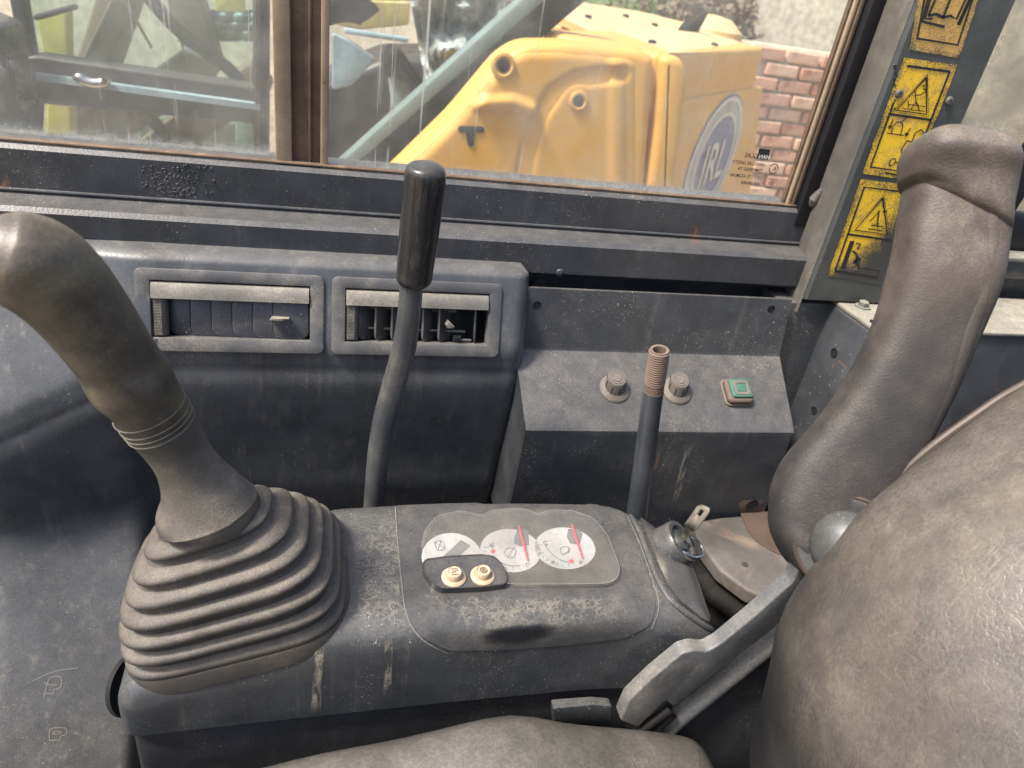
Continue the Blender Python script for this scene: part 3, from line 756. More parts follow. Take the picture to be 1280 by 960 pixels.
# end wall going back to the cab wall
o_ = len(vv)
for j, z in enumerate(ZS): vv.append(V((.2010, .69, vv[(len(XS) - 1) * nz_ + j].z)))
for j in range(nz_ - 1):
    a = (len(XS) - 1) * nz_ + j; ff.append([a, a + 1, o_ + j + 1, o_ + j][::-1])
mesh('panel_shell', vv, ff, 'panel', tp, sharp=60)
ptree = bvh((vv, ff))
def vent(v, flapped, label):
    cxv = v['c'][0]; za_, zb_ = vz; zc = (za_ + zb_) / 2
    pa, pb_ = V((cxv, panelY(cxv, za_), za_)), V((cxv, panelY(cxv, zb_), zb_))
    c = (pa + pb_) / 2
    ub = (pa - pb_).normalized(); bs = (c, V((1, 0, 0)), ub, V((1, 0, 0)).cross(ub))
    W, H = v['w'], (pa - pb_).length
    outer = rrect(W + .024, H + .022, .006, 5, 0, -.001); inner = rrect(W - .001, H - .001, .0006, 5)
    fr_ = mesh('air_vent', *ringplate(bs, outer, inner, .0024, .0010, -.003, -.012), 'bezel', tp, label=label)
    # dark duct
    q = rrect(W + .002, H + .002, .001, 2)
    secs = [[B(bs, x, y, h) for x, y in q] for h in (-.004, -.055)]
    dv, df = loft(secs, cap=False)
    n4 = len(q); df = df + [[n4 + j for j in range(n4)]]
    mesh('duct', dv, df, 'dark', fr_)
    # hinged flap strip at the top, bowed outwards
    secs = []
    for i in range(9):
        a = math.radians(-15 + 105 * i / 8)
        secs.append([B(bs, x, H / 2 - .0015 - .0145 * (1 - math.cos(math.pi / 2 * i / 8)) * 1.0 , -.0005 + .0050 * math.sin(math.pi / 2 * i / 8)) for x in (-W / 2 + .001, W / 2 - .0015)])
    back = [[p - bs[3] * .0018 for p in s_] for s_ in secs][::-1]
    ring_ = [s_[0] for s_ in secs] + [s_[0] for s_ in back]; ring2 = [s_[1] for s_ in secs] + [s_[1] for s_ in back]
    mesh('flap', *loft([ring_, ring2]), 'flap', fr_)
    # thumb wheel at the left
    w_ = []
    w_.append(tube([B(bs, -W / 2 + .006, -H / 2 + .002, -.006), B(bs, -W / 2 + .006, H / 2 - .012, -.006)], .0075, 20))
    for i in range(26):
        y = -H / 2 + .003 + i * (H - .016) / 26
        w_.append(box(B(bs, -W / 2 + .006, y, .0018), (.0062, .0006, .0011), 0))
    mesh('thumb_wheel', *join(*w_), 'fin', fr_)
    top = H / 2 - .0135; bot = -H / 2 + .0005
    if flapped:
        xr = W / 2 - .002; xl = -W / 2 + .013; n = 6; wd = (xr - xl) / (n + .75)
        for i in range(n):
            xa_ = xl + i * wd; w2 = wd * 2.0 if i < n - 1 else wd * 1.75
            if i == n - 1: w2 = xr - xa_
            pp = rrect(w2, top - bot, .0080, 5, xa_ + w2 / 2, (top + bot) / 2)
            hh = -.0115 + i * .0017
            mesh('louvre_gap_shade', *prism(bs, rrect(w2 + .0018, top - bot + .0006, .0085, 5, xa_ + w2 / 2, (top + bot) / 2), hh - .0006, 0, 1, hh - .0011), 'black', fr_, smooth=False)  # black backing plate paints the gap shadow round each louvre
            mesh('louvre', *prism(bs, pp, hh, .0004, 2, hh - .0012), 'slat', fr_)
        tb = [(xr - wd * 1.9, -.0065), (xr - wd * 1.8, -.0035), (xr - wd * .95, -.0040), (xr - wd * .92, -.0052), (xr - wd * 1.4, -.0075)]
        mesh('tab', *prism(bs, tb, .007, .0012, 3, -.004), 'flap', fr_)
    else:
        xl = -W / 2 + .013
        xs_ = [xl + .0075, xl + .0225, xl + .038, xl + .053, xl + .068, xl + .084]
        for i, x in enumerate(xs_):
            # fin: rounded blade seen edge on, standing off the duct
            u = (bs[1] * -.85 + bs[3] * 1).normalized()
            fb = (B(bs, x, (top + bot) / 2, -.012), u, bs[2], u.cross(bs[2]))
            mesh('louvre', *prism(fb, rrect(.021, top - bot - .002, .005, 4), .0012, .0004, 2, -.0012), 'fin', fr_)
        mesh('link_rod', *join(tube([B(bs, xl, .006, -.016), B(bs, W / 2 - .030, .005, -.016)], .0016, 8), tube([B(bs, xl, -.014, -.014), B(bs, W / 2 - .02, -.015, -.014)], .0014, 8)), 'fin', fr_)
        mesh('louvre', *prism((B(bs, W / 2 - .009, (top + bot) / 2, -.014), (bs[1] * -.35 + bs[3]).normalized(), bs[2], (bs[1] * -.35 + bs[3]).normalized().cross(bs[2])), rrect(.024, top - bot, .007, 5), .001, .0004, 2, -.001), 'slat', fr_)
        tb = [(xs_[5] - .001, -.006), (xs_[5] + .0015, -.0015), (xs_[5] + .008, -.0075), (xs_[5] + .006, -.0095), (xs_[5] + .001, -.0095)]
        mesh('tab', *prism(bs, tb, .005, .001, 3, -.006), 'flap', fr_)
        dp = thing  # no loose debris objects
        mesh('broken_stub', *join(box(B(bs, xs_[5] + .013, bot + .004, -.010), (.008, .005, .005), .001), box(B(bs, xs_[5] + .022, bot + .002, -.010), (.012, .004, .003), .001)), 'slat', fr_)
    return bs
vent(v1, True, 'air vent with all louvres closed')
vent(v2, False, 'air vent with louvres open, one missing')
# scratched-through arm icons at lower left
ic = [[(55, 872), (57, 864), (62, 848), (76, 846), (76, 859), (67, 862), (67, 867), (55, 866)], [(55, 853), (62, 856), (72, 856)],
      [(62, 925), (62, 914), (66, 910), (82, 910), (83, 918), (76, 920), (75, 925), (62, 925)], [(66, 916), (70, 914), (77, 915), (70, 918), (66, 916)], [(92, 917), (99, 917)],
      [(40, 852), (52, 846), (66, 840), (80, 837), (98, 835)]]
mesh('arm_icon', *join(*[drape_line(ptree, l, .0009, .0003, 2) for l in ic]), 'groove', tp, smooth=False)
# hole beside the console
hp = PY(150, 850, .55)
hl, hn_ = cast(ptree, 166, 856)
hb = (hl, V((1, 0, 0)), V((0, 0, 1)), V((0, -1, 0)))
hb = basis(hl, hn_.orthogonal(), hn_.cross(hn_.orthogonal()))
if hb[3].dot(hn_) < 0: hb = (hb[0], hb[1], -hb[2], -hb[3])
mesh('hole', *lathe(hb, [(.030, -.004), (.030, .0012), (.027, .0012), (.026, .0004)], 36), 'black', tp)

# ================================================================== CONTROL BOX
cb = thing('control_box', 'folded dark steel control box with two dusty knobs and green button', 'control panel')
sec = [(.6404, -.2735), (.6400, -.2745), (.6400, -.340), (.6385, -.3435), (.5615, -.3885), (.5585, -.3915), (.5580, -.396), (.5680, -.545), (.572, -.545), (.64, -.545), (.66, -.545), (.66, -.35), (.6435, -.342), (.6435, -.2735)]
secs = []
for (x, dz) in ((.195, 0), (.30, 0), (.42, 0), (.498, 0)):
    row = []
    for (y, z) in sec:
        xx = x
        if x == .498: xx = lin([(-.545, .520), (-.40, .503), (-.345, .516), (-.274, .506)], z)
        row.append(V((xx, y, z - .010 * (x - .19) * 3 * sst(-.3, -.45, z))))
    secs.append(row)
cbv = loft(secs); mesh('box_body', *cbv, 'ctrl', cb, sharp=25)
ctree = bvh(cbv)
for (px, py, r) in ((671, 381, .0036), (964, 386, .0036)):
    l, n = cast(ctree, px, py); bs = basis(l, (1, 0, 0), (0, 0, 1))
    mesh('bolt_hole', *lathe(bs, [(r * 1.25, -.001), (r * 1.25, .0003), (r, .0005), (r * .99, .0001)], 20), 'black', cb)
def slopeb(px, py):
    l, n = cast(ctree, px, py); u = V((1, 0, 0)); return (l, u, n.cross(u), n)
def knob(px, py, label):
    bs = slopeb(px, py)
    bs = (bs[0], bs[1], bs[2], (bs[3] + V((-.06, .42, .18))).normalized())
    k = mesh('rotary_knob', *lathe(bs, [(.0165, -.001), (.0168, .0012), (.0155, .003), (.0112, .0042), (.0108, .005)], 40), 'dial', cb, label=label)
    mesh('knob_cap', *lathe(bs, [(.0112, .004), (.0106, .0150), (.0098, .0162), (.0088, .0162), (.0086, .0156), (.0080, .0156), (.0078, .0164), (.0058, .0164), (.0056, .0158), (.0052, .0158), (.0050, .0165), (.001, .0167)], 40), 'dial', k)
    g_ = []
    for a in range(8):
        an = math.radians(a * 45 + 10); c, s = math.cos(an), math.sin(an)
        ctr = B(bs, .0109 * c, .0109 * s, .0085)
        Rm = Matrix((bs[1] * c + bs[2] * s, bs[2] * c - bs[1] * s, bs[3])).transposed()
        g_.append(box(ctr, (.0009, .0008, .0095), 0, Rm))
    mesh('grip_groove', *join(*g_), 'ink', k, smooth=False)
knob(768, 487, 'left dusty brown grey knob'); knob(846, 489, 'right knob with dusty brown sides')
bs = slopeb(919, 492)
sbm = mesh('push_switch', *prism(bs, rrect(.0315, .030, .006, 6), .0095, .003, 4, -.001), 'brownsw', cb, label='green square switch in corroded brown housing')
mesh('switch_flange', *prism(bs, rrect(.034, .033, .007, 6), .0035, .0015, 3, -.001), 'dial', sbm)
b2 = (B(bs, .0012, .0015, .0095), bs[1], bs[2], bs[3])
mesh('button', *prism(b2, rrect(.0245, .0225, .003, 5), .0028, .001, 3, -.001), 'green', sbm)
mesh('button_inlay', *ringplate((B(b2, 0, 0, .0028), *b2[1:]), rrect(.0190, .0175, .002, 4), rrect(.0115, .0105, .001, 4), .0007, .0002, -.0005), 'dial', sbm)
mesh('button_inlay', *prism((B(b2, 0, 0, .0028), *b2[1:]), rrect(.0105, .0095, .001, 4), .0006, .0002, 2, -.0005), 'green', sbm)
l, n = cast(ctree, 940, 631)
hb = basis(l, (1, 0, 0), (0, 0, 1))
mesh('rust_patch', *prism(hb, [(x * (1 + .2 * math.sin(7 * i)), y * (1 + .15 * math.cos(5 * i))) for i, (x, y) in enumerate(rrect(.030, .026, .010, 5))], .0005, .0002, 2, -.001), 'rust', cb)
mesh('bolt_hole', *lathe(hb, [(.0082, -.001), (.0082, .0010), (.0075, .0012), (.007, .0008)], 20), 'black', cb)

# ================================================================== LEVERS
l1 = thing('hand_lever', 'bent grey steel lever with black cylindrical knob before the vents', 'lever')
C = []
for (a, b, y, r) in ((465, 680, .535, 13), (467, 640, .533, 13), (470, 600, .531, 13.3), (475, 555, .529, 14), (483, 515, .527, 14.5), (494, 475, .525, 15), (505, 435, .522, 15), (511, 395, .516, 14.6), (515, 350, .512, 14.5), (518, 320, .51, 14)):
    p = PY(a, b, y); d = p.dot(fwd); C.append((a, b, d, r))
mesh('shaft', *pxtube(C, 5, 28), 'shaft', l1)
K = []
for (a, b, y, r) in ((517, 356, .513, 12), (517.2, 353, .5128, 19), (517.6, 348, .5125, 22.5), (519, 335, .512, 23), (524, 290, .508, 25), (529, 245, .504, 26), (531.5, 222, .502, 26), (532.5, 212, .501, 24.5), (533, 207, .5006, 19), (533, 205.5, .5005, 8)):
    p = PY(a, b, y); K.append((a, b, p.dot(fwd), r))
mesh('knob', *pxtube(K, 3, 36), 'knob', l1)
l2 = thing('threaded_lever', 'black steel lever with rusty threaded end and missing knob', 'lever')
C = []
for (a, b, y, r) in ((793, 680, .50, 14), (796, 645, .50, 13), (806, 570, .497, 13), (813, 515, .494, 13), (817, 488, .492, 13)):
    p = PY(a, b, y); C.append((a, b, p.dot(fwd), r))
mesh('shaft', *pxtube(C, 4, 24), 'rod', l2)
pa, pb_ = PY(817, 489, .492), PY(824.5, 437, .489)
n = 120; pts = []; rad = []
for i in range(n + 1):
    s = i / n; pts.append(pa.lerp(pb_, s)); rad.append(.00875 + (.00035 * math.sin(2 * math.pi * s * 19) if .2 < s < .96 else 0) - (.0006 if s > .97 else 0))
tv, tf = tube(pts, rad, 28, cap=False)
# hollow end
dr = (pb_ - pa).normalized(); u = dr.orthogonal().normalized(); w_ = dr.cross(u)
iv = []
for (r, dd) in ((.0081, 0), (.0058, -.0003), (.0056, -.012)):
    iv.append([pb_ + dr * dd + (u * math.cos(a) + w_ * math.sin(a)) * r for a in [2 * math.pi * j / 28 for j in range(28)]])
ring0 = loft(iv, cap=False)
mesh('threaded_end', *join((tv, tf), ring0), 'thread', l2)
mesh('bore', *lathe((pb_ + dr * -.0115, u, w_, dr), [(.0056, 0), (.001, .0001)], 20), 'black', l2)

# ================================================================== CONSOLE
cs = thing('side_console', 'dusty black side console with gauge cluster beside the seat', 'console')
def ztop(x, y):
    z = -.4185 - .27 * max(0., .012 - x) - .11 * (.488 - y)
    z -= 1.2 * max(0., x - .27) ** 1.5
    return z
def smooth_outline(pts, m=6): 
    P = pts + [pts[0]]; n = len(pts); out = []
    for i in range(n):
        a, b, c, d = pts[i - 1], pts[i], pts[(i + 1) % n], pts[(i + 2) % n]
        for k in range(m):
            s = k / m
            out.append(tuple(.5 * (2 * b[j] + (c[j] - a[j]) * s + (2 * a[j] - 5 * b[j] + 4 * c[j] - d[j]) * s * s + (3 * b[j] - a[j] - 3 * c[j] + d[j]) * s ** 3) for j in range(2)))
    return out
def dense(pts, step):
    out = []; n = len(pts)
    for i in range(n):
        a, b = V(pts[i]), V(pts[(i + 1) % n]); k = max(1, int((b - a).length / step))
        for j in range(k): out.append(tuple(a.lerp(b, j / k)))
    return out
def corner(pts, r, k=5):
    """round the corners of a polygon"""
    out = []; n = len(pts)
    for i in range(n):
        p, q, s = V(pts[i - 1]), V(pts[i]), V(pts[(i + 1) % n]); rr2 = r[i] if hasattr(r, '__len__') else r
        a = q + (p - q).normalized() * min(rr2, (p - q).length * .45); b = q + (s - q).normalized() * min(rr2, (s - q).length * .45)
        for j in range(k + 1):
            t = j / k; out.append(tuple(a.lerp(q, t).lerp(q.lerp(b, t), t)))
    return out
def shell(outline, zf, zb, Rr, seg=8, rings=14, flare=0., zbot_f=None):
    secs = []
    zb_f = zbot_f or (lambda x, y: zb)
    for k in range(6):
        s = k / 5
        q = inset(outline, -flare * (1 - s)); secs.append([V((x, y, zb_f(x, y) * (1 - s) + (zf(x, y) - Rr) * s)) for (x, y) in q])
    for k in range(1, seg + 1):
        a = math.pi / 2 * k / seg; q = inset(outline, Rr * (1 - math.cos(a)))
        secs.append([V((x, y, zf(x, y) - Rr + Rr * math.sin(a))) for x, y in q])
    last = q; c = (sum(p[0] for p in last) / len(last), sum(p[1] for p in last) / len(last))
    for k in range(1, rings + 1):
        s = 1 - k / rings * .995
        # shrink towards a spine rather than a point
        qq = []
        for x, y in last:
            sx = max(min(x, spine[1]), spine[0]) if spine else c[0]
            qq.append((sx + (x - sx) * s, c[1] + (y - c[1]) * s))
        secs.append([V((x, y, zf(x, y))) for x, y in qq])
    return loft(secs)
spine = (-.09, .26)
fo = [(-.142, .356), (-.05, .357), (.10, .357), (.24, .355), (.320, .343), (.334, .428), (.300, .466), (.262, .488), (.10, .497), (-.139, .49)]
fo_c = corner(dense(corner(fo, [.016, .02, .02, .03, .010, .020, .02, .02, .02, .03], 5), .012), .002, 1)
cv = shell(fo_c, ztop, -.52, .020)
mesh('console_shell', *cv, 'console', cs, sharp=50)
tree = bvh(cv)
fo2 = corner(dense([(-.115, .362), (.30, .345), (.305, .42), (.215, .478), (-.10, .48)], .03), .01, 2)
spine = (-.06, .2)
mesh('console_skirt', *shell(inset(fo_c, .006), lambda x, y: -.5205 + .0, -.75, .002, 2, 6, 0.), 'skirt', cs)
# grained top between boot and cluster
# cluster cover
q = [(496, 633), (560, 630.5), (640, 629), (720, 630), (776, 634), (796, 680), (812, 725), (820, 758), (812, 782), (780, 797), (700, 806), (620, 812), (560, 812), (525, 795), (508, 770), (502, 720), (498, 670)]
film = drape(tree, dense(corner(q, [2, 9, 9, 9, 4, 9, 9, 9, 9, 9, 9, 9, 9, 9, 9, 9, 9], 3), 8), .0010, 12, .0018)
mesh('cluster_cover', *film, 'film', cs, sharp=60)
ftree = bvh(film)
# thin bright seams
mesh('cover_seam', *drape_line(tree, [(494, 634), (497, 680), (502, 730), (509, 772), (528, 799), (560, 816)], .0008, .0009), 'groove', cs, smooth=False)
mesh('cover_seam', *drape_line(tree, [(778, 634), (799, 680), (815, 725), (823, 758), (814, 786)], .0007, .0009), 'groove', cs, smooth=False)
# gauge window: recessed grey backing, dials, needles, lens
gw = [(530, 668), (545, 650), (575, 643), (596, 648), (602, 649), (612, 643), (640, 640), (660, 642), (672, 648), (684, 642), (715, 643), (740, 652), (757, 672), (768, 700), (773, 715), (770, 728), (757, 734), (700, 735), (640, 735), (600, 728), (560, 720), (532, 712), (526, 690)]
gwd = dense(corner(gw, 6, 3), 6)
def rimline(pts, wd, off, t=None, m=1):
    return drape_line(t or ftree, pts + [pts[0]], wd, off, m)
back = mesh('gauge_recess', *drape(ftree, gwd, .0003, 10), dusty('grey cluster backing', (.035, .036, .037), cover=.2, upd=.1, speck=.2, rough=.5, bump=.1), cs)
def dialpoly(c0, c1, rx, ry, a0, a1, notch=None):
    pts = ell(c0, c1, rx, ry, 48, -4, a0, a1)
    return pts
def gauge(cx_, cy_, rx, ry, hub, needle, prints, label, a0=0, a1=360):
    gd = mesh('gauge', *drape(ftree, ell(cx_, cy_, rx, ry, 48, 6), .0007, 5), 'white', cs, label=label)
    if hub: mesh('hub_mask', *drape(ftree, hub, .0011, 3), 'greyink', gd)
    if prints: mesh('dial_print', *join(*[drape_line(ftree, l, wd, .0012, 1 if len(l) < 3 else 4) for wd, l in prints]), 'greyink', gd, smooth=False)
    if needle:
        (x1, y1), (x2, y2) = needle
        pA, _ = cast(ftree, x1, y1, .0035); pB, _ = cast(ftree, x2, y2, .0030)
        mesh('needle', *tube([pA, pA.lerp(pB, .5), pB], [.0008, .0011, .0008], 8), 'red', gd)
    return gd
g1 = gauge(565, 698, 38, 31, None, None, [(.0006, [(543, 679), (551, 677), (556, 686), (547, 689), (543, 679)]), (.0005, [(543, 679), (556, 686)]), (.0005, [(551, 677), (547, 689)])], 'hour meter dial with grey counter window')
mesh('counter_window', *drape(ftree, [(576, 676), (588, 683), (562, 706), (549, 701)], .0011, 3), 'greyink', g1)
g2 = gauge(638, 689, 38, 27, [(643, 672), (646, 664), (652, 661), (660, 664), (661, 682), (650, 684), (642, 680)], ((648, 661), (659, 703)),
      [(.0006, [(616, 696), (624, 703), (636, 708), (650, 708)]), (.0006, [(630, 692), (635, 686), (644, 688), (642, 697), (634, 697), (630, 692)]), (.0005, [(634, 697), (644, 684)]), (.0007, [(613, 683), (617, 679)]), (.0007, [(611, 680), (615, 686)])], 'middle temperature gauge')
g3 = gauge(706, 686, 38, 26, [(708, 672), (710, 662), (722, 662), (728, 668), (724, 682), (712, 680)], ((714, 659), (727, 700)),
      [(.0007, [(683, 686), (690, 694), (700, 701), (711, 704)]), (.0006, [(700, 686), (708, 684), (710, 690), (702, 694), (700, 686)]), (.0006, [(708, 684), (712, 687), (710, 692)]), (.0008, [(681, 682), (679, 679), (684, 677)])], 'right hand fuel gauge')
def sml(s, px, py, size, mat, par, rot=-62):
    l, n = cast(ftree, px, py, .0013); a = math.radians(rot)
    u0 = V((1, 0, 0)); u0 = (u0 - n * u0.dot(n)).normalized(); v0 = n.cross(u0)
    u = u0 * math.cos(a) + v0 * math.sin(a); v = n.cross(u)
    mesh('dial_letter', *text(s, size, (l, u, v, n)), mat, par, smooth=False)
def ticks(cx_, cy_, rx, ry, a0, a1, n_, par):
    out = []
    for i in range(n_):
        a = math.radians(a0 + (a1 - a0) * i / (n_ - 1)); k_in = .80 if i % 2 else .74
        out.append(drape_line(ftree, [(cx_ + rx * k_in * math.cos(a), cy_ + ry * k_in * math.sin(a)), (cx_ + rx * .88 * math.cos(a), cy_ + ry * .88 * math.sin(a))], .0004, .0012, 1))
    mesh('tick_marks', *join(*out), 'greyink', par, smooth=False)
ticks(638, 689, 38, 27, 60, 190, 11, g2); ticks(706, 686, 38, 26, 55, 190, 11, g3)
sml('H', 610, 684, .0055, 'greyink', g2, -35); sml('C', 655, 708, .0055, 'greyink', g2, -35)
sml('F', 680, 684, .0055, 'greyink', g3, -35); sml('E', 723, 705, .0055, 'greyink', g3, -35)
mesh('red_mark', *drape(ftree, ell(616, 690, 3, 2.6, 10), .0013, 1), 'red', g2)
mesh('red_mark', *drape(ftree, ell(714, 702.5, 3, 2.4, 10), .0013, 1), 'red', g3)
mesh('lamp_mark', *drape(ftree, ell(691, 704, 2.4, 2, 10), .0013, 1), 'greyink', g3)
mesh('gauge_lens', *drape(ftree, gwd, .0050, 10), 'lens', cs, label='dusty clear cover over the gauges')
mesh('lens_rim', *rimline(gwd, .0005, .0052), 'groove', cs, smooth=False)
# switch pod
pod = [(527, 712), (531, 706), (560, 702), (600, 700), (616, 702), (626, 712), (632, 728), (630, 736), (600, 740), (552, 742), (540, 736), (529, 722)]
pv = drape(ftree, dense(corner(pod, 4, 3), 4), .0065, 5, .0075)
po = mesh('switch_pod', *pv, 'film', cs, sharp=30, label='raised pod with two cream push buttons')
mesh('pod_rim', *join(drape_line(ftree, corner(pod, 4, 3)[:] + [corner(pod, 4, 3)[0]], .0011, .0070, 1)), 'knob', po, smooth=False)
podt = bvh(pv)
def pbutton(px, py, glyph):
    l, n = cast(podt, px, py); u = (V((1, 0, 0)) - n * n.x).normalized()
    n = (n * 1 + V((0, 0, .3))).normalized(); u = (u - n * u.dot(n)).normalized(); bs = (l, u, n.cross(u), n)
    b_ = mesh('push_button', *lathe(bs, [(.0098, -.001), (.0098, .001), (.0085, .0022), (.0074, .0024), (.0068, .0018), (.0064, .0022), (.0060, .0065), (.0052, .0075), (.0048, .0070), (.0045, .0068), (.001, .0070)], 32), 'cream', po)
    mesh('button_icon', *strokes(bs, glyph, .0006, .0074), 'rust', b_, smooth=False)
k = .0028
pbutton(567, 722, [[(-k, -k), (k, -k)], [(-k, k), (k, k)], [(-k, -k * .2), (-k * .3, -k * .2), (-k * .3, k * .5)], [(k * .1, -k * .5), (k * .1, k * .3), (k, k * .3)]])
pbutton(603, 720, [[(k * math.cos(a), k * math.sin(a)) for a in [i * .628 for i in range(11)]], [(-k * .6, 0), (k * .6, 0)], [(-k * .5, k * .45), (k * .5, k * .45)], [(-k * .5, -k * .45), (k * .5, -k * .45)]])
# end cap with ignition
q = [(797, 646), (822, 651), (846, 664), (862, 684), (875, 715), (888, 750), (897, 777), (893, 785), (872, 772), (846, 752), (832, 732), (820, 705), (808, 675)]
ec = drape(tree, dense(corner(q, 5, 3), 6), .0035, 8, .006)
mesh('end_cap', *ec, 'film', cs, sharp=45)
ect = bvh(ec)
mesh('cap_ridge', *tube([castin(tree, (a, b), (820, 745), .0004)[0] for a, b in catmull([(786, 642), (800, 668), (811, 698), (822, 725), (838, 750), (862, 770), (888, 787), (897, 793)], 4)], [.001] + [.0028] * 27 + [.001], 10), 'console', cs)
l, n = cast(ect, 842, 682)
ax = (n + V((.15, -.25, 0))).normalized(); u = (V((1, 0, 0)) - ax * ax.x).normalized(); bs = (l, u, ax.cross(u), ax)
ig = mesh('ignition_barrel', *lathe(bs, [(.0215, -.016), (.0208, .004), (.0206, .009), (.0198, .0106), (.0155, .0106), (.0145, .0070)], 40), 'film', cs)
mesh('lock_face', *lathe(bs, [(.0145, .0065), (.0135, .0078), (.0085, .0078), (.0080, .0098), (.001, .0100)], 32), 'dome', ig)
mesh('key_ring_guard', *tube([B(bs, .0135 * math.cos(a) + .006, .0105 * math.sin(a) - .006, .013 + .004 * math.cos(a)) for a in [i * .15 - 2.6 for i in range(27)]], .0012, 8), 'chrome', ig)
# notch marks of dried mud on the front side
for pts in ([(400, 800), (398, 840), (396, 885)], [(393, 880), (398, 888), (404, 884)]):
    pass
def smearmesh(t_, poly_, off, mat_, name, rings=5):
    v_, f_ = [], []
    c_ = (sum(p[0] for p in poly_) / len(poly_), sum(p[1] for p in poly_) / len(poly_)); n_ = len(poly_); uv_ = []
    for k in range(rings + 1):
        s_ = 1 - k / rings * .999
        for p in poly_:
            l_, _n = castin(t_, (c_[0] + (p[0] - c_[0]) * s_, c_[1] + (p[1] - c_[1]) * s_), c_, off); v_.append(l_); uv_.append((1 - s_, 0))
    for k in range(rings):
        for j in range(n_): f_.append([k * n_ + j, k * n_ + (j + 1) % n_, (k + 1) * n_ + (j + 1) % n_, (k + 1) * n_ + j])
    return mesh(name, v_, f_, mat_, cs, uv=uv_)
smearmesh(ftree, dense([(588, 797), (600, 786), (640, 779), (690, 776), (707, 781), (695, 795), (650, 806), (600, 807)], 6), .0012, 'polish', 'polished_patch')
smearmesh(tree, dense([(393, 800), (407, 800), (404, 850), (402, 893), (386, 893), (390, 850)], 6), .0007, 'mud', 'mud_streak')
smearmesh(tree, dense([(480, 795), (492, 795), (490, 870), (478, 870)], 6), .0007, 'mud', 'mud_streak')
smearmesh(ctree, dense([(826, 547), (837, 547), (826, 580), (814, 606), (808, 600)], 6), .0006, 'rustrun', 'rust_run').parent = cb
smearmesh(ctree, dense([(858, 548), (868, 548), (846, 636), (836, 636)], 6), .0006, 'mud', 'mud_streak').parent = cb
smearmesh(tree, dense([(425, 648), (460, 638), (500, 634), (540, 700), (545, 770), (520, 800), (450, 800), (400, 800), (420, 770), (440, 730), (436, 690)], 8), .0008, 'veins', 'dust_veins', 8)
smearmesh(ftree, dense([(500, 740), (640, 745), (800, 740), (806, 775), (700, 790), (600, 795), (530, 785)], 8), .0008, 'veins', 'dust_veins', 8)
# ---- ignition key
ky = thing('ignition_key', 'worn metal ignition key standing in the console lock', 'key')
kb = B(bs, 0.000, .001, .009); kt = PD(881, 634, kb.dot(fwd) * .965)
kd = (kt - kb).normalized(); ks = (kd.cross(fwd).normalized() + fwd * .8).normalized(); kn = ks.cross(kd)
ky_b = (kb, kd, ks, kd.cross(ks)); L = (kt - kb).length
mesh('key_shaft', *prism(ky_b, [(-.006, -.0028), (L * .35, -.0028), (L * .35, .0028), (-.006, .0028)], .0010, .0002, 1, -.0010), 'brass', ky)
mesh('key_head', *ringplate((kb + kd * L * .68, kd, ks, kd.cross(ks)), rrect(L * .72, .0125, .0050, 5), rrect(.0075, .0035, .0015, 5, L * .16, .0), .0011, .0003, -.0011, -.0011), 'brass', ky)
mesh('key_head_back', *ringplate((kb + kd * L * .68, kd, ks, -kd.cross(ks)), rrect(L * .72, .0125, .0050, 5), rrect(.0075, .0035, .0015, 5, L * .16, .0), .0011, .0003, -.0011, -.0011), 'brass', ky) if False else None

# ================================================================== JOYSTICK
js = thing('joystick', 'worn grease stained joystick leaning from a ribbed rubber boot', 'joystick')
def sect(c, a, b, n, tilt, tilt2=0., seg=64):
    out = []
    for i in range(seg):
        t = 2 * math.pi * i / seg; ct, st = math.cos(t), math.sin(t)
        x = a * math.copysign(abs(ct) ** (2 / n), ct); y = b * math.copysign(abs(st) ** (2 / n), st)
        out.append(V((c[0] + x, c[1] + y, c[2] + tilt * x + tilt2 * y)))
    return out
C0 = V((-.0585, .4230, -.452)); C1 = V((-.0775, .405, -.350))
secs = []; NR = 7; steps = 160
for i in range(steps + 1):
    k = i / steps
    c = C0.lerp(C1, k); c.z = C0.z + (C1.z - C0.z) * k
    a = lerp([(0, .0800), (.35, .0760), (.75, .0560), (1, .0350)], k) if False else .0330 + .0460 * (1 - k ** 2.1)
    b = .0290 + .0365 * (1 - k ** 2.0)
    ph = (k * NR) % 1.0
    rib = max(0., 1 - ((ph - .45) / .30) ** 2) ** .5 if k < .97 else .1
    base_f = 1.0
    am = .0060 * (1 if k > .07 else 0.5)
    d = -am * (1 - rib)
    n = 4.8 - 1.9 * k
    secs.append(sect(c, a + d, b + d, n, .26 + .12 * k, .05 - .25 * k))
secs = [sect(C0 - V((0, 0, .012)), .0800, .0665, 4.4, .26)] + secs
mesh('boot', *loft(secs), 'boot', js, sharp=80)
mesh('boot_flange', *loft([sect(C0 - V((0, 0, .010)), .0805, .0672, 4.4, .26, .05), sect(C0 - V((0, 0, -.004)), .0800, .0668, 4.4, .26, .05), sect(C0 - V((0, 0, -.010)), .0765, .0635, 4.4, .26, .05)]), 'boot', js, sharp=80)
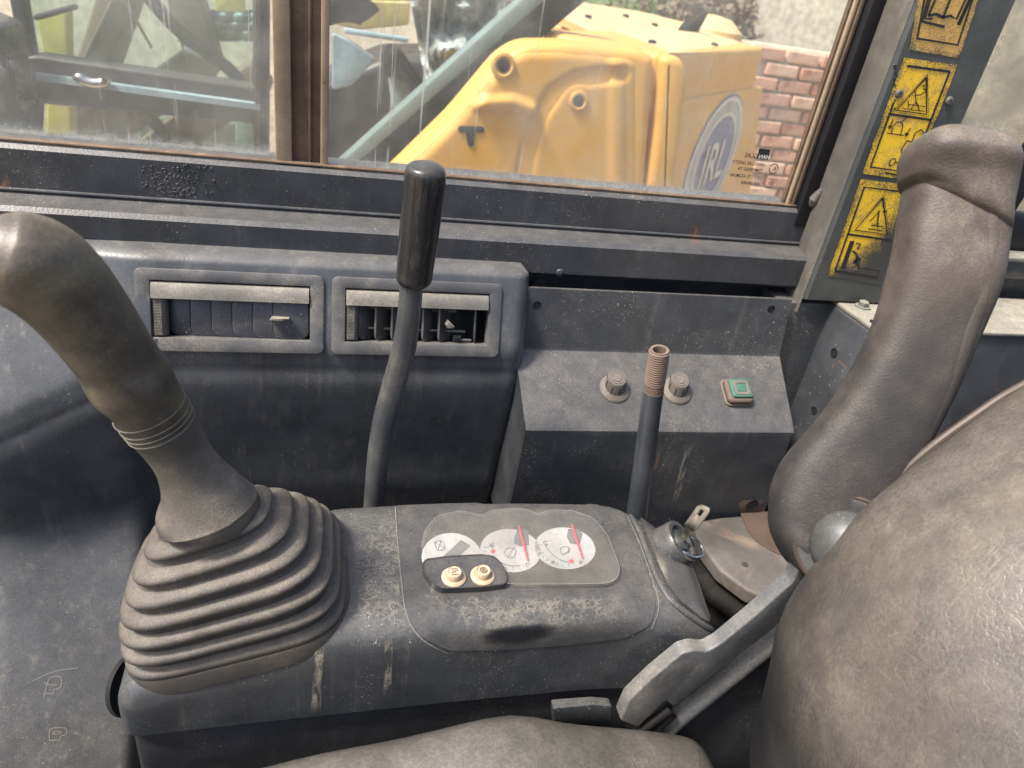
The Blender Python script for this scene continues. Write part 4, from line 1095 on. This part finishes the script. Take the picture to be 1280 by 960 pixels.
# collar of the boot, flaring from the stem
G = [(262, 648, .484, 50), (262, 641, .482, 60), (259, 634, .480, 61), (253, 618, .474, 51), (244, 600, .467, 42), (233, 580, .459, 36.5), (221, 560, .451, 36.5), (208, 540, .443, 40), (201, 530, .439, 42)]
mesh('collar', *pxtube(G, 5, 48), 'neck', js, sharp=70)
G = [(202, 532, .4395, 38), (200, 529, .439, 42), (190, 514, .432, 43), (178, 496, .424, 45), (163, 476, .415, 50.5), (146, 450, .405, 48.5), (126, 420, .392, 51), (103, 389, .379, 54.5), (79, 361, .367, 58.5), (53, 338, .356, 62), (26, 325, .347, 62), (0, 317, .341, 55), (-22, 310, .336, 40), (-35, 306, .333, 12)]
mesh('grip', *pxtube(G, 6, 48), 'grip', js, sharp=80)
for (a, b, d, r) in ((201, 531, .4395, 42.6), (197, 525, .4370, 43.4), (193, 519, .4345, 44.1), (186.5, 509.5, .4302, 45)):
    c = PD(a, b, d); t = (PD(a - 8, b - 12, d - .005) - c).normalized(); u = t.orthogonal().normalized(); w_ = t.cross(u)
    mesh('grip_ring', *tube([c + (u * math.cos(x) + w_ * math.sin(x)) * ((r - .35) * d / F) for x in [2 * math.pi * j / 48 for j in range(49)]], .00028, 6, cap=False), 'groove', js)

# ================================================================== SWIVEL MOUNT UNDER THE ARMREST
mp = thing('seat_mount', 'worn rusty grey mounting plate on black rubber bellows behind console', 'mount')
zt = -.52
q = [(866, 652), (900, 646), (985, 640), (1040, 700), (1010, 738), (992, 752), (968, 750), (935, 738), (900, 712), (880, 685), (870, 668)]
P = [PZ(a, b, zt) for a, b in q]
bsw = (V((0, 0, zt)), V((1, 0, 0)), V((0, 1, 0)), V((0, 0, 1)))
pol = corner(dense([(p.x, p.y) for p in P][::-1], .012), .003, 2)
mesh('top_plate', *prism(bsw, pol, .0, .004, 4, -.016), 'plate', mp)
secs = []
for i in range(60):
    k = i / 59; secs.append([V((x, y, zt - .014 - .22 * k)) for x, y in inset(pol, .004 + .004 * math.sin(k * 2 * math.pi * 6) - .02 * k)])
mesh('bellows', *loft(secs), 'rubber', mp, sharp=80)
q = [(925, 641), (960, 640), (975, 672), (990, 698), (970, 692), (948, 680), (934, 664)]
P = [PZ(a, b, zt + .0001) for a, b in q]
mesh('rust_patch', *prism(bsw, corner([(p.x, p.y) for p in P][::-1], .004, 3), .0014, .0004, 2, 0), 'rust', mp)
mesh('screw_head', *lathe(basis(PZ(931, 706, zt), (1, 0, 0), (0, 1, 0)), [(.0035, -.001), (.0035, .0008), (.002, .0012)], 14), 'dark', mp)

# ================================================================== SEAT
st = thing('operator_seat', 'worn brown grey vinyl operator seat with raised armrest and dusty side cover', 'seat')
# backrest
xe = [(-.62, .345), (-.54, .332), (-.46, .315), (-.385, .303), (-.31, .322), (-.268, .344), (-.232, .370), (-.19, .406), (-.10, .49), (.05, .63), (.2, .74)]
def xed(z):
    n_ = catmull([(a, b) for a, b in xe], 6); return lin(n_, z)
secs = []; NB = 90
for i in range(NB + 1):
    z = -.60 + .72 * i / NB
    endf = min(1, (z + .60) / .07) if z < -.53 else (min(1, (.12 - z) / .08) if z > .04 else 1); endf = max(.02, math.sqrt(max(0, 1 - (1 - endf) ** 2)))
    xf = xed(z); row = []; hw = .285 * (.9 + .1 * endf); th = .062 * endf; n = 2.7
    for j in range(72):
        t = 2 * math.pi * j / 72; c, s = math.cos(t), math.sin(t)
        yy = .038 + hw * math.copysign(abs(c) ** (2 / n), c); xx = th * math.copysign(abs(s) ** (2 / n), s)
        # padded bolster swelling towards the edge, soft dents
        d = .012 * math.exp(-((yy - .22) / .06) ** 2) + .004 * math.sin(z * 19 + 2 * yy * 12) - .003 * math.sin(yy * 37 + z * 13)
        row.append(V((xf + .062 + xx - (d if s < 0 else 0), yy, z)))
    secs.append(row)
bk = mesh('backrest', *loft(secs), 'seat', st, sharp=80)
# piping on the far edge
pp = []
for (a, b) in ((1300, 470), (1280, 483), (1250, 500), (1215, 524), (1180, 549), (1150, 573), (1130, 592), (1110, 615)):
    pp.append(PY(a - 1, b - 1, .330))
mesh('piping', *tube([V(p) for p in catmull([tuple(p) for p in pp], 4)], .0034, 10), 'piping', bk)
# cushion
ze = [(-.35, -.58), (-.16, -.533), (-.056, -.517), (.03, -.5015), (.10, -.4885), (.146, -.4865), (.19, -.502), (.25, -.520), (.35, -.560), (.45, -.58)]
zec = catmull(ze, 6)
def zcush(x, y): return lin(zec, x) - .05 * sst(.30, .05, y) + .002 * math.sin(x * 40 + y * 25)
co_ = corner([(-.35, .332), (.335, .332), (.335, -.26), (-.35, -.26)], [.03, .03, .08, .1], 8)
spine = (-.15, .2)
mesh('cushion', *shell(dense(co_, .02), zcush, -.70, .035, 8, 26), 'cushion', st, sharp=80)
spine = None
mesh('seat_pan', *box((.02, .04, -.82), (.60, .50, .24), .02), 'dark', st)
# dark flap between cushion and console
q = [(690, 880), (740, 876), (764, 878), (763, 900), (750, 905), (690, 900)]
P = [PY(a, b, .345) for a, b in q]
bs = (V((0, .345, 0)), V((1, 0, 0)), V((0, 0, 1)), V((0, -1, 0)))
mesh('side_flap', *prism(bs, corner([(p.x, p.z) for p in P], .003, 3), .004, .001, 2, -.004), 'console', st)
# recliner cover
q = [(775, 901), (786, 876), (815, 848), (853, 817), (868, 813), (884, 815), (900, 806), (945, 769), (992, 727), (1001, 704), (1014, 699), (1022, 712), (1010, 735), (968, 786), (842, 884), (832, 876), (798, 910)]
P = [PY(a, b, .329) for a, b in q]
bs = (V((0, .336, 0)), V((1, 0, 0)), V((0, 0, 1)), V((0, -1, 0)))
cp = corner([(p.x, p.z) for p in P], .0035, 4)
cov = mesh('side_cover', *prism(bs, cp, .007, .0018, 4, -.005), 'cover', st, sharp=40, label='dusty grey recliner side cover')
def yb(P, r, y=.345, m=3):
    return tube([V(c) for c in catmull([tuple(PY(a, b, y)) for a, b in P], m)], r, 16)
mesh('side_tube', *yb([(820, 925), (845, 898), (900, 853), (965, 800), (990, 780)], .0095, .340), 'cover', cov)
mesh('groove_strip', *join(yb([(800, 913), (838, 886)], .0045, .332), yb([(812, 918), (842, 893)], .0035, .332)), 'rubber', cov)
q = [(820, 925), (900, 860), (970, 800), (1000, 820), (1000, 960), (880, 960)]
P = [PY(a, b, .345) for a, b in q]
bs2 = (V((0, .345, 0)), V((1, 0, 0)), V((0, 0, 1)), V((0, -1, 0)))
mesh('side_plate', *prism(bs2, [(p.x, p.z) for p in P], .003, .001, 2, -.003), 'skirt', st)
# armrest: lofted sections in depth
def armsec(cx_, cy_, d, hw, th, ang, n=3.6, seg=48):
    c = PD(cx_, cy_, d); a = math.radians(ang)
    u = (right * math.cos(a) + down * math.sin(a)); w_ = fwd
    return [c + u * (hw * d / F * math.copysign(abs(math.cos(t)) ** (2 / n), math.cos(t))) + w_ * (th * math.copysign(abs(math.sin(t)) ** (2 / n), math.sin(t))) for t in [2 * math.pi * i / seg for i in range(seg)]]
A = [(1196, 205, .492, 44, .018, 8), (1195, 245, .494, 58.5, .0235, 8), (1188, 300, .498, 60, .0245, 9), (1178, 350, .503, 60, .026, 11), (1157, 410, .510, 57, .024, 15), (1131, 470, .518, 57, .024, 24),
     (1098, 530, .527, 60, .024, 34), (1068, 580, .535, 67, .024, 40), (1046, 622, .542, 78, .025, 40), (1032, 655, .547, 79, .026, 38), (1026, 680, .550, 74, .026, 36), (1018, 700, .552, 60, .027, 35), (1010, 716, .554, 34, .02, 35), (1006, 722, .555, 8, .008, 35)]
secs = [armsec(*c) for c in catmull(A, 5)]
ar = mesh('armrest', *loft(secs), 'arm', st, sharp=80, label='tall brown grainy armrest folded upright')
H = [(1203, 163, .484, 8, .006, 8), (1201, 168, .484, 34, .016, 8), (1199, 180, .484, 52, .026, 8), (1197, 200, .484, 59.5, .031, 8), (1195, 225, .488, 61, .0275, 9), (1193, 244, .4905, 60.5, .0268, 18), (1195, 258, .492, 60.5, .0258, 25), (1195, 266, .4935, 60, .0240, 26), (1195, 273, .496, 58, .019, 26)]
secs = [armsec(*c) for c in catmull(H, 5)]
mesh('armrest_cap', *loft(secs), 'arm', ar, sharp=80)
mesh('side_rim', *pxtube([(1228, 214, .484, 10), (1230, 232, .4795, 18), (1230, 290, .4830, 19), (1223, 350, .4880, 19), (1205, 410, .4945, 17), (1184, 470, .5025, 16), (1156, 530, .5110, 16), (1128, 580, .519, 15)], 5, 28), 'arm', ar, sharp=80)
# pivot: rusty dark ring and dome
c = PD(1058, 682, .513); nrm = (-c).normalized() * 1.6 + V((-.25, -.35, .1)); nrm = nrm.normalized(); u = nrm.orthogonal().normalized()
bs = (c, u, nrm.cross(u), nrm)
mesh('pivot_recess', *lathe((c - nrm * .004, *bs[1:]), [(.0365, -.01), (.0365, .001), (.0350, .0022), (.0335, .0012), (.033, -.002)], 48), 'brownring', ar, label='dark rusty rim')
mesh('pivot_disc', *lathe((c - nrm * .004, *bs[1:]), [(.0340, -.01), (.0335, .0016), (.0315, .0018), (.028, .0005)], 48), 'dark', ar)
mesh('pivot_cap', *lathe(bs, [(.0250, -.006)] + [(.0250 * math.cos(a), .017 * math.sin(a)) for a in [math.pi / 2 * i / 12 for i in range(12)]] + [(.0005, .017)], 48), 'dome', ar, label='smooth grey domed cap')

# ================================================================== OUTSIDE
# neighbouring yellow machine
ym = thing('yellow_excavator', 'yellow excavator rear bodywork with round blue white emblem close outside', 'excavator')
YY = 1.70
def plate(px_poly, y, th, bev, rnd=.01, k=4):
    P = [PY(a, b, y) for a, b in px_poly]
    bs = (V((0, y, 0)), V((1, 0, 0)), V((0, 0, 1)), V((0, -1, 0)))
    pl_ = [(p.x, p.z) for p in P]
    A_ = sum(pl_[i][0] * pl_[(i + 1) % len(pl_)][1] - pl_[(i + 1) % len(pl_)][0] * pl_[i][1] for i in range(len(pl_)))
    if A_ < 0: pl_ = pl_[::-1]
    return prism(bs, corner(pl_, rnd, k) if rnd else pl_, th, bev, 4, -th * .6)
mesh('side_cover', *plate([(400, 300), (476, 222), (560, 140), (622, 66), (650, 50), (700, 50), (788, 58), (806, 66), (800, 150), (790, 300)], YY, .07, .022, .025), 'yellow', ym, sharp=60)
mesh('raised_pad', *plate([(600, 300), (598, 152), (618, 130), (700, 130), (700, 300)], YY - .07, .010, .008, .02), 'yellow', ym, sharp=60) if False else None
ytree = bvh(plate([(400, 300), (476, 222), (560, 140), (622, 66), (650, 50), (700, 50), (788, 58), (806, 66), (800, 150), (790, 300)], YY, .07, .022, .025))
def pdist(px, py, L):
    best = 1e9
    for (ax, ay), (bx, by) in zip(L, L[1:]):
        t_ = max(0, min(1, ((px - ax) * (bx - ax) + (py - ay) * (by - ay)) / ((bx - ax) ** 2 + (by - ay) ** 2)))
        best = min(best, math.hypot(px - ax - t_ * (bx - ax), py - ay - t_ * (by - ay)))
    return best
def yh(px, py):
    h = .004
    h += .016 * (1 - sst(4, 10, pdist(px, py, [(596, 128), (640, 126), (664, 136)])))
    d = pdist(px, py, [(640, 290), (660, 190), (676, 140), (694, 115), (722, 99), (775, 92)])
    h -= .010 * (1 - sst(5, 13, d))
    h += .008 * sst(758, 766, px) * (1 - sst(774, 782, px))
    b = (1 - sst(17, 26, math.hypot(px - 723, py - 126))); h = h * (1 - b) + .003 * b
    b = (1 - sst(17, 26, math.hypot(px - 629, py - 82))); h = h * (1 - b) + .003 * b
    edge = min(pdist(px, py, [(400, 300), (476, 222), (560, 140), (622, 66), (650, 50), (700, 50), (788, 58), (806, 66)]) - 14, 800 - px - 4)
    return h * sst(0, 10, edge) - .004 * (1 - sst(-2, 2, edge)) + .0
vy = []; idx = {}; fy = []
X_ = list(range(440, 806, 4)); Y_ = list(range(50, 262, 4))
for b in Y_:
    for a in X_:
        l_, n_ = cast(ytree, a, b, 0)
        if l_ is None or n_.y > -.8: continue
        idx[(a, b)] = len(vy); vy.append(l_ + V((0, -yh(a, b), 0)))
for b in Y_[:-1]:
    for a in X_[:-1]:
        k_4 = [(a, b), (a + 4, b), (a + 4, b + 4), (a, b + 4)]
        if all(k in idx for k in k_4): fy.append([idx[k] for k in k_4][::-1])
mesh('pressed_face', vy, fy, 'yellow', ym, sharp=80)
for (a, b, r) in ((629, 82, .022), (723, 126, .018)):
    bs = (PY(a, b, YY - .0735), V((1, 0, 0)), V((0, 0, 1)), V((0, -1, 0)))
    bo_ = mesh('bolt', *lathe(bs, [(r * .62, -.005), (r * .62, .004), (r * .3, .006)], 16), 'rubber', ym)
    mesh('washer_rim', *lathe(bs, [(r * 1.25, -.004), (r * 1.15, .005), (r * .9, .006), (r * .7, .0015)], 24), 'yellow', bo_)
mesh('keyhole_slot', *join(plate([(574, 157), (604, 158), (606, 163), (603, 166), (574, 165), (572, 161)], YY - .0745, .002, 0, .006), plate([(582, 165), (594, 165), (592, 183), (585, 183)], YY - .0745, .002, 0, .006)), 'dark', ym)
# corner post between the covers
mesh('corner_post', *plate([(812, 64), (838, 66), (846, 90), (822, 300), (786, 300), (806, 150)], YY, .075, .02, .02), 'yellow', ym, sharp=60)
Ap = PY(836, 66, YY - .02); Bp = PY(952, 68, 2.5)
ub = V((Bp.x - Ap.x, Bp.y - Ap.y, 0)).normalized(); fb = (Ap, ub, V((0, 0, 1)), ub.cross(V((0, 0, 1))))
Lf = V((Bp.x - Ap.x, Bp.y - Ap.y, 0)).length
def onf(px, py, h=0.):
    d = ray(px, py); t = (fb[0] + fb[3] * h).dot(fb[3]) / d.dot(fb[3]); p = d * t - fb[0]; return (p.dot(fb[1]), p.dot(fb[2]))
def fplate(pp, th, bev, rnd=.01, h0=0.):
    q = [onf(a, b) for a, b in pp]
    A_ = sum(q[i][0] * q[(i + 1) % len(q)][1] - q[(i + 1) % len(q)][0] * q[i][1] for i in range(len(q)))
    if A_ < 0: q = q[::-1]
    return prism(fb, corner(q, rnd, 4) if rnd else q, th, bev, 3, h0)
mesh('rear_cover', *prism(fb, corner([(-.05, .0), (Lf + .02, .0), (Lf + .02, -1.5), (-.05, -1.5)], .02, 4), 0, .015, 4, -.3), 'yellow', ym, sharp=60)
mesh('rear_panel', *fplate([(842, 126), (950, 108), (925, 320), (800, 320)], .012, .008, .02, -.01), 'yellow', ym, sharp=60)
# emblem: ring, disc, letters
ec_ = onf(893, 192); top_ = onf(912, 119)
ra = abs(top_[1] - onf(880, 262)[1]) * .5; cxy = ((onf(845, 232)[0] + onf(928, 150)[0]) / 2, (top_[1] + onf(880, 262)[1]) / 2)
ra2 = abs(onf(926, 150)[0] - onf(848, 240)[0]) / 2
def disc(r1, r0, h, mat, name, par):
    n = 64; v = []; 
    for rr3 in (r1, r0):
        v += [B(fb, cxy[0] + ra2 * rr3 * math.cos(2 * math.pi * i / n), cxy[1] + ra * rr3 * math.sin(2 * math.pi * i / n), h) for i in range(n)]
    f = [[i, (i + 1) % n, n + (i + 1) % n, n + i] for i in range(n)]
    return mesh(name, v, f, mat, par, smooth=False)
em = disc(1.04, .0, .0135, 'navy', 'emblem', ym); em['label'] = 'round blue and white emblem'
disc(1.0, .93, .0150, 'offwhite', 'emblem_ring', em); disc(.93, .76, .0150, dusty('emblem grey', (.42, .42, .42), cover=.3, upd=0, speck=0, rough=.6, bump=0), 'emblem_band', em); disc(.76, .70, .0154, 'offwhite', 'emblem_ring', em)
tb_ = (B(fb, cxy[0] - ra2 * .50, cxy[1] - ra * .36, 0), fb[1], fb[2], fb[3])
mesh('emblem_letters', *text('IRL', ra * .95, tb_, h=.0165, ux=ra2 / ra * .78), 'offwhite', em, smooth=False)
# sunlit hood
hd = [(698, 20, 2.30), (716, 1, 2.5), (800, 14, 2.7), (880, 34, 2.8), (952, 64, 2.5), (836, 66, 1.69), (798, 60, 1.69), (740, 40, 2.1)]
P = [PY(a, b, c_) for a, b, c_ in hd]
vb = [p + V((0, 0, -.02)) for p in P]
mesh('hood', *loft([vb, P]), 'hood', ym, smooth=False)
for (a, b) in ((735, 22), (782, 21), (818, 32), (815, 54), (893, 57)):
    t = ray(a, b); zz = -.085; p = None
    hv = bvh(loft([vb, P])); l, n = cast(hv, a, b)
    if l is not None: mesh('hood_bolt', *lathe(basis(l, (1, 0, 0), (0, 1, 0)), [(.011, -.002), (.011, .006), (.006, .008)], 10), 'rubber', ym)
P = [PY(a, b, 2.35) for a, b in ((676, 50), (692, 34), (712, 42), (730, 55))]
mesh('hood_flange', *obb(PY(676, 50, 2.3), PY(735, 60, 2.3), .09, .05, .01), 'hood', ym)
# exhaust horn
hz = [PY(a, b, c_) for a, b, c_ in ((850, 56, 2.55), (856, 44, 2.5), (867, 30, 2.5), (884, 16, 2.48))]
mesh('exhaust_pipe', *tube([V(p) for p in catmull([tuple(p) for p in hz], 6)], [.032] * 7 + [.03] * 6 + [.026, .022, .018, .012, .008, .004], 16), 'rubber', ym, label='curved dark exhaust pipe on the hood')
mesh('filler_dome', *lathe(basis(PY(886, 44, 2.75), (1, 0, 0), (0, 1, 0)), [(.13, -.05), (.12, .02), (.07, .06), (.01, .07)], 24), 'hood', ym)
# body mass below and behind
mesh('body', *box((.75, 2.05, -1.25), (1.5, .55, 1.3), .04), 'yellow', ym)
mesh('undercarriage', *box((.70, 2.1, -1.98), (1.9, .6, .24), .05), 'rubber', ym)

# other machine's cab at the left
oc_ = thing('parked_cab', 'dark excavator cab with chrome door handle seen through the front pane', 'excavator')
OY = 1.55
def bar(a, b, w_, y=OY, d=.04, mat='cabblack', name='door_frame', par=None, bev=.006):
    pA, pB = PY(a[0], a[1], y), PY(b[0], b[1], y); ww = w_ * pA.dot(fwd) / F
    return mesh(name, *obb(pA, pB, ww, d, bev), mat, par or oc_)
dr_ = mesh('cab_door', *plate([(34, 70), (50, 66), (325, 106), (325, 152), (52, 126), (42, 100)], OY, .03, .008, .01), 'cabblack', oc_)
bar((327, -30), (327, 330), 20, name='door_post', par=dr_); bar((322, -30), (322, 330), 6, y=OY - .03, name='door_post', par=dr_)
bar((18, -40), (48, 130), 16, name='door_post', par=dr_); bar((45, 110), (38, 330), 14, name='door_post', par=dr_)
bar((45, 95), (325, 133), 1.0, y=OY - .042, d=.02, mat='bluegrey', name='trim_strip', par=dr_)
bar((45, 22), (95, 8), 7, name='window_bar', par=dr_)
mesh('door_pane', *plate([(48, 122), (325, 148), (325, 300), (45, 300)], OY + .01, .004, 0, 0), glassy('parked cab glass', (.80, .84, .74), .14, (.35, .32, .2), gl=.03, scratch=0), dr_)
mesh('door_pane', *plate([(45, 72), (20, -40), (325, -40), (325, 110)], OY + .01, .004, 0, 0), glassy('parked cab glass upper', (.80, .90, .86), .14, (.42, .48, .42), gl=.03, scratch=0), dr_)
hp_ = [PY(a, b, OY - .06) for a, b in ((96, 101), (100, 97), (106, 101), (118, 104), (130, 103), (132, 98))]
mesh('door_handle', *tube([V(p) for p in catmull([tuple(p) for p in hp_], 4)], .009, 12), 'chrome', dr_)
mesh('lower_body', *box((-.75, OY + .3, -1.35), (1.5, .6, 1.35), .03), 'cabblack', oc_)
mesh('seat_shell', *plate([(-40, 10), (0, 26), (14, 34), (20, 70), (22, 100), (33, 122), (33, 138), (22, 142), (22, 200), (-60, 200)], OY - .1, .10, .03, .02), 'film', oc_, label='black moulded console with rounded edge')
mesh('seat_shell', *plate([(10, 60), (12, 110), (20, 148), (34, 160), (34, 240), (0, 240), (-10, 120)], OY - .2, .05, .02, .02), 'console', oc_)
# brown boom arms seen through that cab
bm1 = thing('boom_arm', 'brown boom arm crossing behind the parked dark cab', 'boom arm')
bar((158, -20), (66, 260), 38, 2.2, .18, 'brown', 'arm_beam', bm1, .02); bar((225, -30), (262, 90), 40, 2.25, .14, 'brown', 'arm_beam', bm1, .02)
bar((262, 70), (90, 190), 44, 2.35, .16, 'brown', 'arm_beam', bm1, .02); bar((330, 90), (180, 200), 40, 2.5, .2, 'brown', 'arm_beam', bm1, .02)
bar((140, 2), (104, 76), 3, 2.1, .02, 'tan', 'hose', bm1, .004); bar((155, 0), (190, 60), 2, 2.1, .02, 'tan', 'hose', bm1, .003)
mesh('hose', *tube([V(p) for p in catmull([tuple(PY(a, b, 2.05)) for a, b in ((180, -10), (215, 30), (250, 60), (290, 90), (310, 120))], 5)], .016, 10), 'rubber', bm1)
mesh('hose', *tube([V(p) for p in catmull([tuple(PY(a, b, 2.05)) for a, b in ((140, 110), (180, 140), (205, 170), (215, 210))], 5)], .016, 10), 'rubber', bm1)
mesh('hose', *tube([V(p) for p in catmull([tuple(PY(a, b, 2.05)) for a, b in ((230, 60), (260, 72), (290, 98), (285, 125))], 5)], .008, 8), 'offwhite', bm1)
bm1b = mesh('yellow_plate', *plate([(64, 122), (94, 126), (95, 240), (62, 240)], 1.9, .03, .004, .01), 'paleyel', None); bm1b['label'] = 'upright pale yellow plate in the lower left cab opening'; bm1b['category'] = 'plate'
yb2 = mesh('yellow_hood', *plate([(50, 20), (88, 12), (90, 80), (60, 70)], 2.0, .03, .004, .01), 'paleyel', None); yb2['label'] = 'pale yellow hood corner behind upper left cab opening'; yb2['category'] = 'machine hood'
ys = mesh('yellow_sign', *plate([(270, -20), (306, -20), (306, 15), (270, 13)], 2.0, .02, .002, .003), 'paleyel', None); ys['label'] = 'small bright yellow sign above the blue grey tarpaulin'; ys['category'] = 'sign'
tpn = thing('tarpaulin', 'folded blue grey tarpaulin behind the right edge of the parked cab', 'tarpaulin')
vt = []; nn_ = 24
for j in range(12):
    for i in range(nn_):
        px = 222 + (325 - 222) * i / (nn_ - 1); py = 12 + 40 * j / 11; p = PY(px, py, 2.3 + .03 * math.sin(i * 1.3 + j * .6) + .02 * math.sin(j * 2.1)); vt.append(p)
ft = [[j * nn_ + i, j * nn_ + i + 1, (j + 1) * nn_ + i + 1, (j + 1) * nn_ + i] for j in range(11) for i in range(nn_ - 1)]
mesh('cloth', vt, ft, 'bluegrey', tpn)
pp2 = mesh('cab_panel', *plate([(296, 143), (318, 148), (318, 240), (292, 240), (296, 190)], 1.9, .03, .004, .01), 'bluegrey', None); pp2['label'] = 'pale grey panel in the lower right cab opening'; pp2['category'] = 'panel'
lp = mesh('lower_sheet', *plate([(100, 135), (300, 150), (300, 260), (90, 260)], 2.7, .05, .01, .02), 'sage', None); lp['label'] = 'dull green sheet metal behind the lower cab opening'; lp['category'] = 'sheet metal'

# third machine in the middle pane
tm = thing('grey_machine', 'grey green machine frame with diagonal pillar beside the yellow excavator', 'machine')
bar((388, 250), (700, -30), 25, 1.85, .06, 'sage', 'diagonal_pillar', tm, .01)
bar((413, 250), (737, -30), 32, 1.84, .05, 'rubber', 'diagonal_seal', tm, .01)
bar((520, -20), (370, -20), 30, 2.6, .3, 'paleyel', 'counterweight', tm, .02)
mesh('tread_plate', *plate([(440, 0), (512, 2), (510, 30), (450, 36), (420, 30)], 2.4, .03, .004, .01), dusty('tread plate yellow', (.50, .42, .12), dust=(.3, .3, .2), cover=.7, upd=.2, speck=.8, rough=.8, bump=1.), tm)
mesh('black_hose', *tube([V(p) for p in catmull([tuple(PY(a, b, 2.2)) for a, b in ((405, 15), (430, 10), (455, 15), (462, 22))], 5)], [.035] * 15 + [.02], 12), 'rubber', tm)
mesh('seat_shell', *plate([(476, 75), (486, 56), (500, 60), (525, 95), (533, 110), (516, 118), (498, 95), (480, 92)], 2.0, .08, .02, .02), 'rubber', tm)
mesh('side_glass', *plate([(415, 40), (440, 52), (470, 72), (440, 105), (415, 112)], 2.1, .02, .004, .01), 'bluegrey', tm)
mesh('inner_panel', *plate([(485, 90), (500, 95), (520, 120), (505, 148), (490, 135)], 2.05, .02, .004, .01), 'bluegrey', tm)
bar((430, 38), (510, 50), 6, 2.1, .03, 'bluegrey', 'hand_rail', tm, .004)
mesh('engine_block', *plate([(405, 90), (480, 60), (560, 60), (640, 120), (560, 260), (405, 260)], 2.5, .2, .03, .03), 'cabblack', tm)
# crumpled plastic wrap
pw = thing('plastic_wrap', 'crumpled clear plastic wrap hanging in front of the grey machine', 'plastic sheet')
vt = []; n1_, n2_ = 44, 44; r5 = random.Random(11)
from mathutils import noise as mn
for j in range(n2_):
    for i in range(n1_):
        s, t_ = i / (n1_ - 1), j / (n2_ - 1)
        px = 508 + (660 - 508) * s * (1 - .35 * t_) + 26 * t_; py = -25 + 140 * t_
        h = mn.noise(V((s * 5, t_ * 4, 1))) * .14 + abs(mn.noise(V((s * 13, t_ * 8, 5)))) * .07
        vt.append(PY(px, py, 2.12 + h))
ft = [[j * n1_ + i, j * n1_ + i + 1, (j + 1) * n1_ + i + 1, (j + 1) * n1_ + i] for j in range(n2_ - 1) for i in range(n1_ - 1)]
mesh('sheet', vt, ft, 'sheet', pw, sharp=20)

# yard wall: pale render with brick part
yw = thing('yard_wall', 'sunlit cream rendered yard wall behind the machines', 'wall')
mesh('wall_face', *box((2.0, 5.2, -.4), (16, .25, 3.4), .01), 'wall', yw)
bw = thing('brick_wall', 'old red brick wall stub with pale mortar behind the window corner', 'brick wall')
a0 = PY(946, 66, 4.2); b0 = PY(1075, 300, 4.2)
xa0, xb0 = PY(948, 66, 4.2).x - .02, PY(1100, 66, 4.2).x + .3; ztp = PY(1000, 62, 4.2).z
mesh('wall_core', *box(((xa0 + xb0) / 2, 4.33, ztp - 1.0), (xb0 - xa0, .20, 2.0), .01), 'mortar', bw)
proto = {}
bi = 0
for r in range(17):
    z = ztp - .045 - r * .082; off = (r % 2) * .12
    x = xa0 - .02 + off
    while x < xb0:
        if proto.get(bi % 3) is None:
            o = mesh('brick', *box((0, 0, 0), (.215, .06, .066), .006, seg=1), mt['brick'][bi % 3], bw, smooth=False); proto[bi % 3] = o.data
        else:
            o = bpy.data.objects.new('brick', proto[bi % 3]); COL.objects.link(o); o.parent = bw
        o.location = (x + .11, 4.225 + rr.uniform(-.012, .012), z); o.rotation_euler = (rr.uniform(-.03, .03), rr.uniform(-.03, .03), rr.uniform(-.04, .04))
        x += .24; bi += rr.choice((1, 2))
# dry creeper on the wall
def creeper(n, px0, px1, py0, py1, y, name, label, mat, ln, seed):
    r6 = random.Random(seed); vs = []; fs = []
    for i in range(n):
        p = PY(r6.uniform(px0, px1), r6.uniform(py0, py1), y - r6.uniform(0, .35)); d = V((r6.uniform(-1, 1), r6.uniform(-.6, .6), r6.uniform(-1, .6))).normalized() * ln * r6.uniform(.5, 1.3)
        s = d.orthogonal().normalized() * ln * .28; o = len(vs); vs += [p, p + d * .5 + s, p + d, p + d * .5 - s]; fs.append([o, o + 1, o + 2, o + 3])
    o = mesh(name, vs, fs, mat, None, smooth=False); o['label'] = label; o['category'] = 'plant'; o['kind'] = 'stuff'; return o
creeper(1500, 770, 945, -20, 62, 5.0, 'dry_creeper', 'dry brown creeper hanging on the cream wall above the hood', 'twig', .07, 4)
creeper(260, 695, 820, -10, 26, 4.6, 'green_weed', 'small green weeds above the bolted hood edge', 'leaf', .06, 5)

# ================================================================== finish: origins at the foot of each thing, everything lifted to yard level
allo = [o for o in bpy.data.objects if o.type in ('MESH', 'EMPTY')]
tops = [o for o in allo if o.parent is None]
for t in tops:
    kids = [c for c in allo if c is not t and (c.parent is t or (c.parent and c.parent.parent is t))]
    if t.type == 'EMPTY':
        pts = []
        for c in kids:
            loc = c.location + (c.parent.location if c.parent is not t and c.parent else V((0, 0, 0)))
            for v in c.data.vertices: pts.append(v.co + loc)
        mn_ = V((min(p.x for p in pts), min(p.y for p in pts), min(p.z for p in pts))); mx_ = V((max(p.x for p in pts), max(p.y for p in pts), max(p.z for p in pts)))
        base = V(((mn_.x + mx_.x) / 2, (mn_.y + mx_.y) / 2, mn_.z))
        for c in kids:
            if c.parent is t: c.location = c.location - base
        t.location = base + V((0, 0, GZ))
    else:
        pts = [v.co for v in t.data.vertices]
        base = V((sum(p.x for p in pts) / len(pts), sum(p.y for p in pts) / len(pts), min(p.z for p in pts)))
        t.data.transform(Matrix.Translation(-base))
        for c in kids:
            if c.parent is t: c.location = c.location - base
        t.location = base + V((0, 0, GZ))
co.location.z += GZ
so.location = (0, 0, 8)
